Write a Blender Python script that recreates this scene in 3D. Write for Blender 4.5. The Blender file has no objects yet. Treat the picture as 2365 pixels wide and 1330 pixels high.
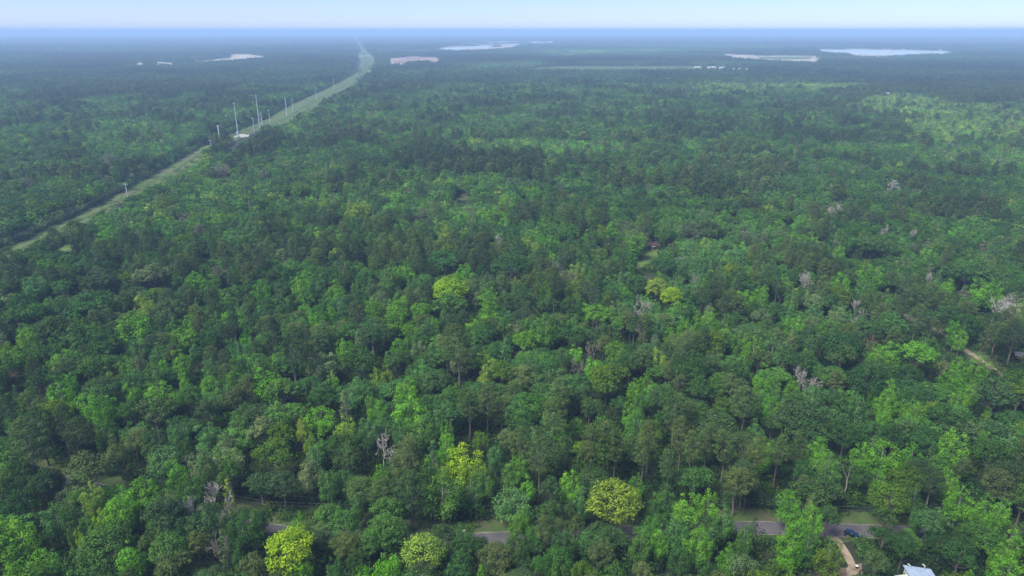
import bpy, bmesh, math
import numpy as np
from mathutils import Vector, Matrix, Euler
rng = np.random.default_rng(11)
C = bpy.context.scene
COL = C.collection
R = math.radians

# ------------------------------------------------------------------ camera, sky, sun, exposure
IW, IH, F, CAMZ = 2365.0, 1330.0, 1587.0, 140.0
TH = math.atan(595.0 / F)
cam_d = bpy.data.cameras.new("camera"); cam = bpy.data.objects.new("camera", cam_d); COL.objects.link(cam)
cam.location = (0, 0, CAMZ); cam.rotation_euler = (math.pi / 2 - TH, 0, 0)
cam_d.sensor_width = 36; cam_d.lens = 36 * F / IW; cam_d.clip_start = 0.5; cam_d.clip_end = 200000
C.camera = cam

SUN_EL, SUN_AZ = R(58), R(235)          # azimuth clockwise from +Y
world = bpy.data.worlds.new("World"); C.world = world; world.use_nodes = True
wn = world.node_tree; wn.nodes.clear()
sky = wn.nodes.new("ShaderNodeTexSky"); sky.sky_type = 'NISHITA'; sky.sun_disc = False
sky.sun_elevation = SUN_EL; sky.sun_rotation = SUN_AZ
sky.air_density = 1.0; sky.dust_density = 0.0; sky.ozone_density = 5.0
bg = wn.nodes.new("ShaderNodeBackground"); bg.inputs['Strength'].default_value = 0.05
wo = wn.nodes.new("ShaderNodeOutputWorld")
tintn = wn.nodes.new("ShaderNodeVectorMath"); tintn.operation = 'MULTIPLY'; tintn.inputs[1].default_value = (.82, .94, 1.42)   # cool white balance of the camera
wn.links.new(sky.outputs[0], tintn.inputs[0]); wn.links.new(tintn.outputs[0], bg.inputs[0]); wn.links.new(bg.outputs[0], wo.inputs[0])

sd = bpy.data.lights.new("sun", 'SUN'); sd.energy = 3.4; sd.angle = R(28); sd.color = (1, .955, .86)
sun = bpy.data.objects.new("sun", sd); COL.objects.link(sun)
sdir = Vector((math.sin(SUN_AZ) * math.cos(SUN_EL), math.cos(SUN_AZ) * math.cos(SUN_EL), math.sin(SUN_EL)))
sun.rotation_euler = sdir.to_track_quat('Z', 'Y').to_euler()

C.view_settings.view_transform = 'Standard'; C.view_settings.look = 'None'
C.view_settings.gamma = 1; C.view_settings.exposure = 1.36
HAZE_DENS, HAZE_COL = 1 / 6300.0, (0.47, 0.70, .98)
cy = C.cycles
cy.max_bounces = 5; cy.diffuse_bounces = 2; cy.transmission_bounces = 2; cy.glossy_bounces = 2
cy.volume_bounces = 0; cy.transparent_max_bounces = 4

# ------------------------------------------------------------------ projection (pixel of the photo <-> place on the ground)
ST, CT = math.sin(TH), math.cos(TH)
def P(x, y, z=0.0):
    u = (np.asarray(x, float) - 1182.5) / F; v = (np.asarray(y, float) - 665) / F
    t = (CAMZ - z) / (ST + v * CT)
    return t * u, t * (CT - v * ST), t
def pix(X, Y, Z=0.0):
    dz = Z - CAMZ
    d = Y * CT - dz * ST
    return 1182.5 + F * X / d, 665 - F * (Y * ST + dz * CT) / d, d
def G(x, y, z=0.0):
    a, b, _ = P(x, y, z); return (float(a), float(b), z)
def inside(px, py, poly):
    px = np.asarray(px); r = np.zeros(px.shape, bool); n = len(poly)
    for i in range(n):
        x1, y1 = poly[i]; x2, y2 = poly[(i + 1) % n]
        if y1 == y2: continue
        r ^= ((y1 > py) != (y2 > py)) & (px < (x2 - x1) * (py - y1) / (y2 - y1) + x1)
    return r
def seg_dist(X, Y, line):
    best = np.full(np.shape(X), 1e9)
    for (x1, y1), (x2, y2) in zip(line[:-1], line[1:]):
        dx, dy = x2 - x1, y2 - y1
        t = np.clip(((X - x1) * dx + (Y - y1) * dy) / (dx * dx + dy * dy), 0, 1)
        best = np.minimum(best, np.hypot(X - x1 - t * dx, Y - y1 - t * dy))
    return best

# ------------------------------------------------------------------ materials
def mat(name):
    m = bpy.data.materials.new(name); m.use_nodes = True; m.node_tree.nodes.clear(); return m, m.node_tree
def N(t, kind, **kw):
    n = t.nodes.new(kind)
    for k, v in kw.items():
        if k in n.inputs: n.inputs[k].default_value = v
        else: setattr(n, k, v)
    return n
def noise_mat(name, ca, cb, scale, rough=.85, detail=6, spec=.2, cc=None, scale2=None, metal=0):
    m, t = mat(name)
    co = N(t, "ShaderNodeNewGeometry")
    n1 = N(t, "ShaderNodeTexNoise", Scale=scale, Detail=detail, Roughness=.65)
    t.links.new(co.outputs['Position'], n1.inputs['Vector'])
    r = N(t, "ShaderNodeValToRGB"); t.links.new(n1.outputs[0], r.inputs[0])
    r.color_ramp.elements[0].position = .35; r.color_ramp.elements[0].color = (*ca, 1)
    r.color_ramp.elements[1].position = .65; r.color_ramp.elements[1].color = (*cb, 1)
    out = r.outputs[0]
    if cc is not None:
        n2 = N(t, "ShaderNodeTexNoise", Scale=scale2, Detail=4.0, Roughness=.6)
        t.links.new(co.outputs['Position'], n2.inputs['Vector'])
        r2 = N(t, "ShaderNodeValToRGB"); t.links.new(n2.outputs[0], r2.inputs[0])
        r2.color_ramp.elements[0].position = .48; r2.color_ramp.elements[1].position = .62
        mx = N(t, "ShaderNodeMixRGB"); mx.inputs[2].default_value = (*cc, 1)
        t.links.new(r2.outputs[0], mx.inputs[0]); t.links.new(out, mx.inputs[1]); out = mx.outputs[0]
    b = N(t, "ShaderNodeBsdfPrincipled", Roughness=rough, Metallic=metal); b.inputs['Specular IOR Level'].default_value = spec
    t.links.new(out, b.inputs['Base Color'])
    o = N(t, "ShaderNodeOutputMaterial"); t.links.new(b.outputs[0], o.inputs[0])
    return m
def leaf_mat(name, trans=.20, lo=.66, hi=1.45):
    m, t = mat(name)
    a = N(t, "ShaderNodeAttribute", attribute_type='INSTANCER', attribute_name='tint')
    l = N(t, "ShaderNodeAttribute", attribute_type='GEOMETRY', attribute_name='lr')
    mr = N(t, "ShaderNodeMapRange"); mr.inputs[3].default_value = lo; mr.inputs[4].default_value = hi
    t.links.new(l.outputs['Fac'], mr.inputs[0])
    rp = N(t, "ShaderNodeValToRGB"); t.links.new(l.outputs['Fac'], rp.inputs[0])
    rp.color_ramp.elements[0].color = (.74, .93, 1.0, 1); rp.color_ramp.elements[1].color = (1.0, .96, .80, 1)
    hs = N(t, "ShaderNodeVectorMath", operation='MULTIPLY'); t.links.new(a.outputs['Color'], hs.inputs[0]); t.links.new(rp.outputs[0], hs.inputs[1])
    s = N(t, "ShaderNodeVectorMath", operation='SCALE')
    t.links.new(hs.outputs[0], s.inputs[0]); t.links.new(mr.outputs[0], s.inputs['Scale'])
    d = N(t, "ShaderNodeBsdfDiffuse"); tr = N(t, "ShaderNodeBsdfTranslucent")
    t.links.new(s.outputs[0], d.inputs[0]); t.links.new(s.outputs[0], tr.inputs[0])
    mx = N(t, "ShaderNodeMixShader", Fac=trans); t.links.new(d.outputs[0], mx.inputs[1]); t.links.new(tr.outputs[0], mx.inputs[2])
    o = N(t, "ShaderNodeOutputMaterial"); t.links.new(mx.outputs[0], o.inputs[0])
    return m
M_LEAF = leaf_mat("leaves")
M_BARK = noise_mat("bark", (.10, .085, .07), (.17, .145, .12), 1.5)
M_PALE = noise_mat("pale_bark", (.15, .14, .12), (.25, .235, .21), 1.5)
M_ROCK = noise_mat("pale_stone", (.4, .39, .37), (.52, .51, .49), 1.5)
M_DEAD = noise_mat("dead_wood", (.27, .25, .215), (.40, .375, .33), 1.2)
M_TWIG = noise_mat("grey_twigs", (.165, .145, .115), (.24, .215, .175), 1.2)
M_RUST = noise_mat("dead_needles", (.22, .13, .10), (.30, .19, .15), 1.2)
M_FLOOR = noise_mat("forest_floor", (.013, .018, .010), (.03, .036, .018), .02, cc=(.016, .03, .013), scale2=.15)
M_GRASS = noise_mat("corridor_grass", (.042, .092, .018), (.072, .118, .028), .06, cc=(.085, .09, .042), scale2=.02)
M_VERGE = noise_mat("verge_grass", (.03, .058, .014), (.05, .08, .02), .3, cc=(.06, .062, .03), scale2=.12)
M_LAWN = noise_mat("lawn", (.06, .11, .02), (.09, .135, .032), .25)
M_ROAD = noise_mat("asphalt", (.062, .059, .063), (.085, .081, .084), .6, rough=.9, cc=(.052, .05, .054), scale2=.15)
M_EDGE = noise_mat("road_edge", (.11, .10, .085), (.17, .155, .13), .7)
M_SAND = noise_mat("sand", (.24, .22, .16), (.42, .38, .29), .012, cc=(.22, .225, .15), scale2=.009)
M_RED = noise_mat("red_soil", (.21, .135, .11), (.34, .27, .23), .02, cc=(.20, .14, .12), scale2=.012)
M_DIRT = noise_mat("track_dirt", (.18, .14, .10), (.29, .225, .165), .8, cc=(.12, .095, .055), scale2=.4)
M_GRAVEL = noise_mat("gravel", (.24, .235, .22), (.34, .33, .315), .3)
M_LITTER = noise_mat("leaf_litter", (.10, .07, .05), (.17, .12, .085), .8)
M_STEEL = noise_mat("galvanised_steel", (.42, .45, .48), (.52, .55, .58), .5, rough=.5)
M_WOODP = noise_mat("pole_wood", (.06, .05, .045), (.09, .075, .065), 1.0)
M_ROOFM = noise_mat("metal_roofing", (.20, .26, .35), (.24, .31, .40), .5, rough=.45, cc=(.28, .34, .42), scale2=.8)
M_PORCH = noise_mat("pale_roofing", (.30, .34, .28), (.38, .41, .35), .6)
M_WALL = noise_mat("white_siding", (.42, .44, .43), (.52, .54, .52), .6)
M_REDW = noise_mat("red_siding", (.16, .035, .04), (.22, .05, .05), .8)
M_REDR = noise_mat("maroon_shingles", (.075, .045, .045), (.11, .06, .06), .9)
M_GREYR = noise_mat("grey_shingles", (.13, .135, .15), (.19, .195, .21), .9)
M_GLASS = noise_mat("dark_glass", (.015, .02, .03), (.03, .035, .05), .5, rough=.08, spec=.5)
M_WHITE = noise_mat("white_paint", (.70, .70, .68), (.80, .80, .78), .5, rough=.5)
M_BLUE = noise_mat("blue_car_paint", (.006, .018, .055), (.008, .024, .07), .5, rough=.25, spec=.5)
M_TYRE = noise_mat("tyre_rubber", (.012, .012, .013), (.02, .02, .021), 2.0)
M_RIM = noise_mat("wheel_metal", (.35, .36, .38), (.45, .46, .48), 2.0, rough=.35, metal=.8)
M_BLACK = noise_mat("black_plastic", (.015, .015, .017), (.03, .03, .032), 2.0)
M_WIRE = noise_mat("wire", (.10, .10, .11), (.14, .14, .15), .2)
def water_mat():
    m, t = mat("lake_water")
    b = N(t, "ShaderNodeBsdfPrincipled", Roughness=.4); b.inputs['Base Color'].default_value = (.36, .42, .41, 1)
    n = N(t, "ShaderNodeTexNoise", Scale=.05, Detail=4.0); bp = N(t, "ShaderNodeBump", Strength=.15)
    g = N(t, "ShaderNodeNewGeometry"); t.links.new(g.outputs['Position'], n.inputs['Vector'])
    t.links.new(n.outputs[0], bp.inputs['Height']); t.links.new(bp.outputs[0], b.inputs['Normal'])
    o = N(t, "ShaderNodeOutputMaterial"); t.links.new(b.outputs[0], o.inputs[0]); return m
M_WATER = water_mat()

# ------------------------------------------------------------------ object helpers
def obj(name, me, parent=None, link=True):
    o = bpy.data.objects.new(name, me)
    if link: COL.objects.link(o)
    if parent is not None: o.parent = parent
    return o
def tag(o, label, cat, group=None, kind=None):
    o['label'] = label
    if cat: o['category'] = cat
    if group: o['group'] = group
    if kind: o['kind'] = kind
    return o
def thing(name, label, cat, loc, rz=0.0, group=None):
    o = bpy.data.objects.new(name, None); COL.objects.link(o); o.empty_display_size = .5
    o.location = loc; o.rotation_euler = (0, 0, rz)
    return tag(o, label, cat, group)
def mesh_np(name, v, faces_list, mats, lr=None):
    """faces_list: list of (int array (n,k), material index)."""
    me = bpy.data.meshes.new(name)
    v = np.asarray(v, np.float32); me.vertices.add(len(v)); me.vertices.foreach_set('co', v.ravel())
    loops = []; starts = []; mi = []; s = 0
    for f, k in faces_list:
        f = np.asarray(f, np.int32)
        if len(f) == 0: continue
        loops.append(f.ravel()); starts.append(s + np.arange(len(f)) * f.shape[1]); mi.append(np.full(len(f), k)); s += f.size
    loops = np.concatenate(loops); starts = np.concatenate(starts); mi = np.concatenate(mi)
    me.loops.add(len(loops)); me.loops.foreach_set('vertex_index', loops.astype(np.int32))
    me.polygons.add(len(starts)); me.polygons.foreach_set('loop_start', starts.astype(np.int32))
    me.polygons.foreach_set('material_index', mi.astype(np.int32))
    for m in mats: me.materials.append(m)
    me.update(calc_edges=True)
    if lr is not None:
        a = me.attributes.new('lr', 'FLOAT', 'FACE'); a.data.foreach_set('value', np.asarray(lr, np.float32))
    return me
def sheet(name, pts, z, m, label, kind='structure'):
    me = bpy.data.meshes.new(name); bm = bmesh.new()
    vs = [bm.verts.new((x, y, z)) for x, y in pts]
    f = bm.faces.new(vs)
    if f.normal.z < 0: f.normal_flip()
    bmesh.ops.triangulate(bm, faces=bm.faces[:]); bm.normal_update()
    for f in bm.faces:
        if f.normal.z < 0: f.normal_flip()
    bm.to_mesh(me); bm.free(); me.materials.append(m)
    o = obj(name, me); o['kind'] = kind; o['label'] = label
    return o
def resample(line, step):
    line = [np.array(p, float) for p in line]
    # Catmull-Rom
    out = []
    for i in range(len(line) - 1):
        p0 = line[max(i - 1, 0)]; p1 = line[i]; p2 = line[i + 1]; p3 = line[min(i + 2, len(line) - 1)]
        n = max(1, int(np.linalg.norm(p2 - p1) / step))
        for k in range(n):
            t = k / n
            out.append(.5 * ((2 * p1) + (-p0 + p2) * t + (2 * p0 - 5 * p1 + 4 * p2 - p3) * t * t + (-p0 + 3 * p1 - 3 * p2 + p3) * t ** 3))
    out.append(line[-1]); return np.array(out)
def ribbon(line, w0, w1, z, name, m, label, ragged=0.0):
    """strip between offsets w0 and w1 (metres to the far side positive) along a ground line"""
    L = resample(line, 2.0); d = np.gradient(L, axis=0); d /= np.linalg.norm(d, axis=1)[:, None]
    n = np.stack([-d[:, 1], d[:, 0]], 1)
    a = L + n * (w0 + rng.normal(0, ragged, len(L)))[:, None]; b = L + n * (w1 + rng.normal(0, ragged, len(L)))[:, None]
    k = len(L); v = np.concatenate([np.c_[a, np.full(k, z)], np.c_[b, np.full(k, z)]])
    i = np.arange(k - 1); f = np.stack([i, i + 1, i + 1 + k, i + k], 1)
    o = obj(name, mesh_np(name, v, [(f, 0)], [m])); o['kind'] = 'structure'; o['label'] = label
    return o
def bm_obj(name, bm, m, parent=None):
    me = bpy.data.meshes.new(name); bmesh.ops.recalc_face_normals(bm, faces=bm.faces[:]); bm.to_mesh(me); bm.free()
    me.materials.append(m); return obj(name, me, parent)
def box(bm, c, s, rot=(0, 0, 0), bev=0.0):
    r = bmesh.ops.create_cube(bm, size=1, matrix=Matrix.Translation(c) @ Euler(rot).to_matrix().to_4x4() @ Matrix.Diagonal((*s, 1)))
    if bev > 0:
        es = list({e for v in r['verts'] for e in v.link_edges})
        bmesh.ops.bevel(bm, geom=es, offset=bev, segments=2, affect='EDGES')
def prism(bm, prof, y0, y1, axis='y'):
    """extrude an (x, z) profile between y0 and y1 (or an (y, z) profile along x)"""
    mk = (lambda p, q: (p[0], q, p[1])) if axis == 'y' else (lambda p, q: (q, p[0], p[1]))
    a = [bm.verts.new(mk(p, y0)) for p in prof]; b = [bm.verts.new(mk(p, y1)) for p in prof]
    bm.faces.new(a); bm.faces.new(b[::-1]); n = len(prof)
    for i in range(n): bm.faces.new((a[i], b[i], b[(i + 1) % n], a[(i + 1) % n]))
def tube_np(pts, rad, sides=6):
    pts = np.asarray(pts, float); rad = np.asarray(rad, float); n = len(pts)
    d = np.gradient(pts, axis=0); d /= np.linalg.norm(d, axis=1)[:, None] + 1e-9
    ref = np.where(np.abs(d[:, 2:3]) > .9, np.array([[1., 0, 0]]), np.array([[0, 0, 1.]]))
    a = np.cross(d, ref); a /= np.linalg.norm(a, axis=1)[:, None] + 1e-9; b = np.cross(d, a)
    th = np.arange(sides) * 2 * math.pi / sides
    v = pts[:, None] + rad[:, None, None] * (np.cos(th)[None, :, None] * a[:, None] + np.sin(th)[None, :, None] * b[:, None])
    v = v.reshape(-1, 3); i = np.arange(n - 1)[:, None] * sides; j = np.arange(sides)[None]; k = (j + 1) % sides
    f = np.stack([i + j, i + k, i + k + sides, i + j + sides], -1).reshape(-1, 4)
    return v, f
def join_tubes(ts):
    V = []; Fs = []; o = 0
    for v, f in ts: V.append(v); Fs.append(f + o); o += len(v)
    return np.concatenate(V), np.concatenate(Fs)
def tubes_obj(name, ts, m, parent=None):
    v, f = join_tubes(ts); return obj(name, mesh_np(name, v, [(f, 0)], [m]), parent)

# ------------------------------------------------------------------ tree meshes
def leaves(centers, radii, flat, dens, size, rg, up=.35, aspect=.62, axis=(0, 0)):
    """leaf-sized faces through clumps: centers (n,3), radii (n,)"""
    ps = []; ns = []; cl = []
    for c, r in zip(centers, radii):
        m = max(4, int(dens * r * r / (size * size)))
        d = rg.normal(size=(m * 2, 3)); d /= np.linalg.norm(d, axis=1)[:, None]
        out = np.array([c[0] - axis[0], c[1] - axis[1], 0.0]); out /= np.linalg.norm(out) + 1e-6
        w = d[:, 2] * up + d @ out * .3
        d = d[np.argsort(-(w + rg.normal(0, .45, m * 2)))[:m]]
        rr = r * (.55 + .6 * rg.random(m) ** .7)
        bump = 1 + .22 * np.sin(d[:, 0] * 5 + c[0]) * np.cos(d[:, 1] * 6 + c[1])
        p = d * (rr * bump)[:, None]; p[:, 2] *= flat
        cl.append(np.full(m, rg.random())); ps.append(c + p); nn = d * .9 + rg.normal(0, .30, (m, 3)) + [0, 0, .3]; ns.append(nn)
    p = np.concatenate(ps); n = np.concatenate(ns); n /= np.linalg.norm(n, axis=1)[:, None]
    t = np.cross(n, rg.normal(size=n.shape)); t /= np.linalg.norm(t, axis=1)[:, None]; b = np.cross(n, t)
    s = (size * (.65 + .7 * rg.random(len(p))))[:, None] * .5
    v = np.stack([p - t * s, p - b * s * aspect, p + t * s, p + b * s * aspect], 1).reshape(-1, 3)
    f = np.arange(len(p) * 4).reshape(-1, 4)
    return v, f, np.clip(.5 * np.concatenate(cl) + .5 * rg.random(len(p)), 0, 1)
def crown_spec(kind, rg, dome=False):
    """clumps (centre, radius), flattening, trunk tubes; reference sizes in KIND"""
    cs, rs, tb = [], [], []
    if kind == 'oak':        # broad dome
        H, W = 15.0, 12.0; n_l = int(rg.integers(5, 8))
        if dome:
            for i in range(58):
                z = -.35 + 1.35 * (i + .5) / 58; a = i * 2.399 + rg.normal(0, .25); q = math.sqrt(max(0, 1 - max(z, -.2) ** 2)); k = rg.uniform(.8, 1.08)
                cs.append(np.array([math.cos(a) * q * 4.7 * k, math.sin(a) * q * 4.7 * k, H - 5.6 + z * 4.7 * (.9 + .2 * rg.random())])); rs.append(rg.uniform(1.1, 1.8))
        for q in range(0 if dome else n_l):
            a0 = q * 2.399 + rg.normal(0, .5); off = rg.uniform(2.0, 3.7) if q else rg.uniform(0, .9); lr_ = rg.uniform(2.1, 3.2)
            c0 = np.array([math.cos(a0) * off, math.sin(a0) * off, H - lr_ - (off * rg.uniform(.3, .95) if q else 0)])
            nb = int(7 * (lr_ / 2.5) ** 2) + 2
            for i in range(nb):
                z = -.4 + 1.4 * (i + .5) / nb; a = i * 2.399 + rg.normal(0, .3); qq = math.sqrt(max(0, 1 - max(z, -.2) ** 2)); k = rg.uniform(.75, 1.1)
                cs.append(c0 + np.array([math.cos(a) * qq * lr_ * .8 * k, math.sin(a) * qq * lr_ * .8 * k, z * lr_ * .8])); rs.append(rg.uniform(.85, 1.5))
        flat = .72
    elif kind == 'broad':    # irregular, upright limbs, gaps
        H, W = 18.0, 10.0; n_l = 9
        for i in range(n_l):
            a = i * 2.399 + rg.normal(0, .4); top = H * (rg.uniform(.72, .98) if i else 1.0); reach = (rg.uniform(2.6, 4.4) if i else .5)
            m = 6
            for j in range(m):
                t = j / (m - 1); z = H * .30 + (top - 1.2 - H * .30) * t; rr = reach * (.55 + .45 * math.sin(t * 2.6))
                cs.append(np.array([math.cos(a) * rr + rg.normal(0, .55), math.sin(a) * rr + rg.normal(0, .55), z + rg.normal(0, .4)])); rs.append((1.95 - .75 * t) * rg.uniform(.75, 1.2))
        flat = .85
    elif kind == 'pine':     # rounded tufted crown on a bare trunk
        H, W = 24.0, 9.5
        n = 78; sx = rg.normal(0, .8, 2)
        for i in range(n):
            t = (i + rg.random()) / n; z = H * (.50 + .48 * t); r = 4.4 * (1 - t ** 2.6) ** .65 * (.45 + .55 * min(1, t / .3))
            a = i * 2.399 + rg.normal(0, .3); q = rg.uniform(.45, 1.0)
            cs.append(np.array([math.cos(a) * r * q + sx[0] * t, math.sin(a) * r * q + sx[1] * t, z])); rs.append(rg.uniform(.75, 1.25))
        flat = .58
    elif kind == 'slim':     # narrow upright
        H, W = 16.0, 5.0; n = 34
        for i in range(n):
            t = (i + .5) / n; z = H * (.18 + .8 * t); r = 2.0 * (1 - t ** 2.2) ** .8 * (.6 + .4 * min(1, t / .25)); a = i * 2.399 + rg.normal(0, .4)
            cs.append(np.array([math.cos(a) * r * .75, math.sin(a) * r * .75, z])); rs.append(rg.uniform(.75, 1.15) * (1.1 - .45 * t))
        flat = 1.0
    cs = np.array(cs); rs = np.array(rs)
    b0 = .30 if kind in ('oak', 'broad') else .22
    lean = rg.normal(0, .35, 2)
    tz = np.array([0, .3, .6, .85]) * H
    axis = np.stack([lean[0] * np.array([0, .5, 1, 1.1]), lean[1] * np.array([0, .6, 1, .9]), tz], 1)
    tb.append(tube_np(axis, b0 * np.array([1.25, .9, .6, .22]) * (H / 15) ** .5, 7))
    idx = rg.choice(len(cs), min(len(cs), 16 if kind != 'slim' else 6), replace=False)
    for i in idx:
        c = cs[i]; z0 = max(H * .22, c[2] - rg.uniform(.25, .45) * H * (.5 if kind == 'pine' else 1))
        f = z0 / H; st = np.array([np.interp(z0, tz, axis[:, 0]), np.interp(z0, tz, axis[:, 1]), z0])
        mid = (st + c) / 2 + np.array([*(c[:2] - st[:2]) * .12, -.25])
        tb.append(tube_np([st, mid, c], [b0 * .36, b0 * .24, .05], 5))
    return cs, rs, flat, tb, H, W
DENS = {'oak': (8.6, .48, .66), 'broad': (7.5, .48, .7), 'pine': (10.5, .46, .40), 'slim': (8, .44, .66)}
KIND = {'oak': (15.0, 12.0), 'broad': (18.0, 10.0), 'pine': (24.0, 9.5), 'slim': (16.0, 5.0), 'bare': (16.0, 10.0)}
KEYS = ['oak', 'broad', 'pine', 'slim']
NVAR = {'oak': 8, 'broad': 7, 'pine': 5, 'slim': 3}
BARK = {'oak': M_BARK, 'broad': M_PALE, 'pine': M_BARK, 'slim': M_PALE}
lod = {}        # (kind, lod) -> list of joined meshes ; 'parts' -> list of (crown, trunk)
for kd in KEYS:
    for L in (0, 1, 2): lod[kd, L] = []
    lod[kd, 'parts'] = []
    for i in range(NVAR[kd]):
        rg = np.random.default_rng(100 + 17 * i + 1000 * KEYS.index(kd))
        cs, rs, flat, tb, H, W = crown_spec(kd, rg, i >= 6); dn, sz, asp = DENS[kd]
        tv, tf = join_tubes(tb)
        lv, lf, lr = leaves(cs, rs, flat, dn, sz, rg, aspect=asp)
        cm = mesh_np(kd + "_crown", lv, [(lf, 0)], [M_LEAF], lr)
        tm = mesh_np(kd + "_trunk", tv, [(tf, 0)], [BARK[kd]])
        lod[kd, 'parts'].append((cm, tm))
        for L, (k, s) in enumerate(((1, 1), (.85, 1.7), (.8, 2.6))):
            a, b, c = (lv, lf, lr) if L == 0 else leaves(cs, rs, flat, dn * k * (1.25 if L == 1 else 1.5), sz * s, rg, aspect=max(asp, .55))
            nv = len(a); t_v, t_f = (tv, tf) if L < 2 else tb[0]
            me = mesh_np("%s_tree_mesh" % kd, np.concatenate([a, t_v]), [(b, 0), (t_f + nv, 1)], [M_LEAF, BARK[kd]],
                         np.concatenate([c, np.zeros(len(t_f))]))
            lod[kd, L].append(me)
# leafless trees: tapering, forking limbs
def bare_mesh(seed, H=16.0, spread=.62, levels=5, thick=.28, upright=.35, twig=.045, lean=(0, 0), curl=.25, bare_to=.4, mat_=None):
    rg = np.random.default_rng(seed); ts = []
    def grow(p, d, ln, r, lv):
        n = 4; pts = [p]; q = p.copy(); dd = d.copy()
        for _ in range(n - 1):
            dd = dd + rg.normal(0, curl * .5, 3) + np.array([0, 0, upright * .16]); dd /= np.linalg.norm(dd); q = q + dd * ln / (n - 1); pts.append(q.copy())
        r1 = max(twig, r * .62); ts.append(tube_np(pts, np.linspace(r, r1, n), 6 if lv < 2 else 4))
        if lv >= levels: return
        for k in range(3 if lv < 3 else 3):
            a = rg.normal(size=3); a -= a @ dd * dd; a /= np.linalg.norm(a)
            nd = dd * (1 - spread * .45) + a * spread * rg.uniform(.6, 1.25); nd /= np.linalg.norm(nd)
            st = pts[-1] if k < 2 else pts[int(rg.integers(1, n - 1))]
            grow(st, nd, ln * rg.uniform(.58, .82), max(twig, r1 * rg.uniform(.6, .85)), lv + 1)
    d0 = np.array([lean[0], lean[1], 1.0]); d0 /= np.linalg.norm(d0)
    grow(np.zeros(3), d0, H * bare_to, thick, 0)
    v, f = join_tubes(ts); v *= H / v[:, 2].max()
    return mesh_np("bare_tree_mesh", v, [(f, 0)], [mat_])
BARE = {
    'white': dict(mat_=M_DEAD, twig=.065, thick=.38, levels=5, curl=.5, spread=.68), 'grey': dict(mat_=M_TWIG, twig=.045, levels=5, spread=.52, bare_to=.34),
    'fan': dict(mat_=M_DEAD, twig=.06, levels=5, spread=.42, bare_to=.3, upright=.5, curl=.2), 'wide': dict(mat_=M_DEAD, twig=.065, levels=5, spread=.85, bare_to=.42, curl=.3),
    'rust': dict(mat_=M_RUST, twig=.06, levels=4, spread=.45, bare_to=.55), 'snag': dict(mat_=M_TWIG, twig=.12, levels=1, spread=.35, bare_to=.7, thick=.34, lean=(.45, 0))}

# ------------------------------------------------------------------ the ground, corridor, road, clearings, lake
GX = np.array([-42000, -12000, -5000, -2000, -800, -300, 0, 300, 800, 2000, 5000, 12000, 42000.])
GY = np.array([-400, 0, 200, 500, 1000, 2000, 4000, 8000, 16000, 30000, 60000.])
xx, yy = np.meshgrid(GX, GY); nx = len(GX)
i, j = np.meshgrid(np.arange(nx - 1), np.arange(len(GY) - 1)); k0 = (j * nx + i).ravel()
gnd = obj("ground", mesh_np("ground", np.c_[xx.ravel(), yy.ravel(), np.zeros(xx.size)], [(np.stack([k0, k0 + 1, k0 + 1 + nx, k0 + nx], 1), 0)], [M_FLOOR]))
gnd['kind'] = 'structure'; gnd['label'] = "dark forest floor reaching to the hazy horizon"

COR_L = [(-345, 300), (-350, 460), (-356, 540), (-364, 623), (-379, 727), (-403, 893), (-419, 1172), (-449, 1412), (-489, 1912), (-561, 2587), (-735, 3517), (-905, 4279), (-1158, 5456), (-1925, 8998), (-3665, 16842)]
COR_R = [(-308, 300), (-318, 460), (-327, 623), (-336, 727), (-360, 850), (-376, 940), (-380, 1050), (-366, 1120), (-338, 1172), (-366, 1412), (-405, 1912), (-455, 2400), (-510, 2587), (-655, 3517), (-825, 4279), (-1075, 5456), (-1855, 8998), (-3560, 16842)]
COR_POLY = COR_L + COR_R[::-1]
sheet("grass_corridor", COR_POLY, .02, M_GRASS, "long mown grass strip of the power line running to the horizon")
for f0_, w_, nm_ in ((.30, .45, "wheel track along the corridor nearer the far woods"), (.62, .45, "wheel track along the corridor nearer the near woods"), (.46, 2.0, "rough darker weedy strip along the middle of the corridor")):
    yy_ = np.arange(320, 3400, 40.0)
    l_ = np.interp(yy_, [p[1] for p in COR_L], [p[0] for p in COR_L]); q_ = np.interp(yy_, [p[1] for p in COR_R], [p[0] for p in COR_R])
    ln_ = np.c_[l_ + (q_ - l_) * f0_ + rng.normal(0, 1.0, len(yy_)), yy_]
    ribbon([tuple(p) for p in ln_], -w_, w_, .035 + .004 * w_, "corridor_track", M_VERGE if w_ > 1 else M_LITTER, nm_, .35)
ROADL = [(-330, 330), (-240, 235), G(15, 1073)[:2], G(300, 1150)[:2], G(640, 1228)[:2], G(960, 1249)[:2], G(1140, 1245)[:2], G(1500, 1228)[:2], G(1720, 1219)[:2], G(1960, 1225)[:2], G(2127, 1232)[:2], G(2400, 1246)[:2], (260, 158), (420, 140)]
ribbon(ROADL, -5.0, 8.5, .012, "grass_verge", M_VERGE, "rough green verge along both sides of the paved road", .5)
ribbon(ROADL, -3.05, 3.05, .016, "road_shoulder", M_EDGE, "pale crumbling edge of the paved road", .12)
ribbon(ROADL, -2.75, 2.75, .020, "road", M_ROAD, "narrow grey paved road crossing the wood in the near view")
DRIVE = [G(1925, 1240), G(1945, 1262), G(1962, 1288), G(1968, 1308), G(1966, 1330), G(1960, 1350)]
DRIVE = [p[:2] for p in DRIVE]
ribbon(DRIVE, -1.3, 1.3, .026, "driveway", M_DIRT, "sandy dirt driveway leaving the road beside the blue car", .25)
sheet("dirt_yard", [G(x, y)[:2] for x, y in [(1845, 1312), (1870, 1298), (1910, 1306), (1950, 1312), (1990, 1300), (1992, 1330), (1960, 1350), (1850, 1350)]], .024, M_LITTER, "bare brown yard covered with leaf litter by the driveway")
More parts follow.
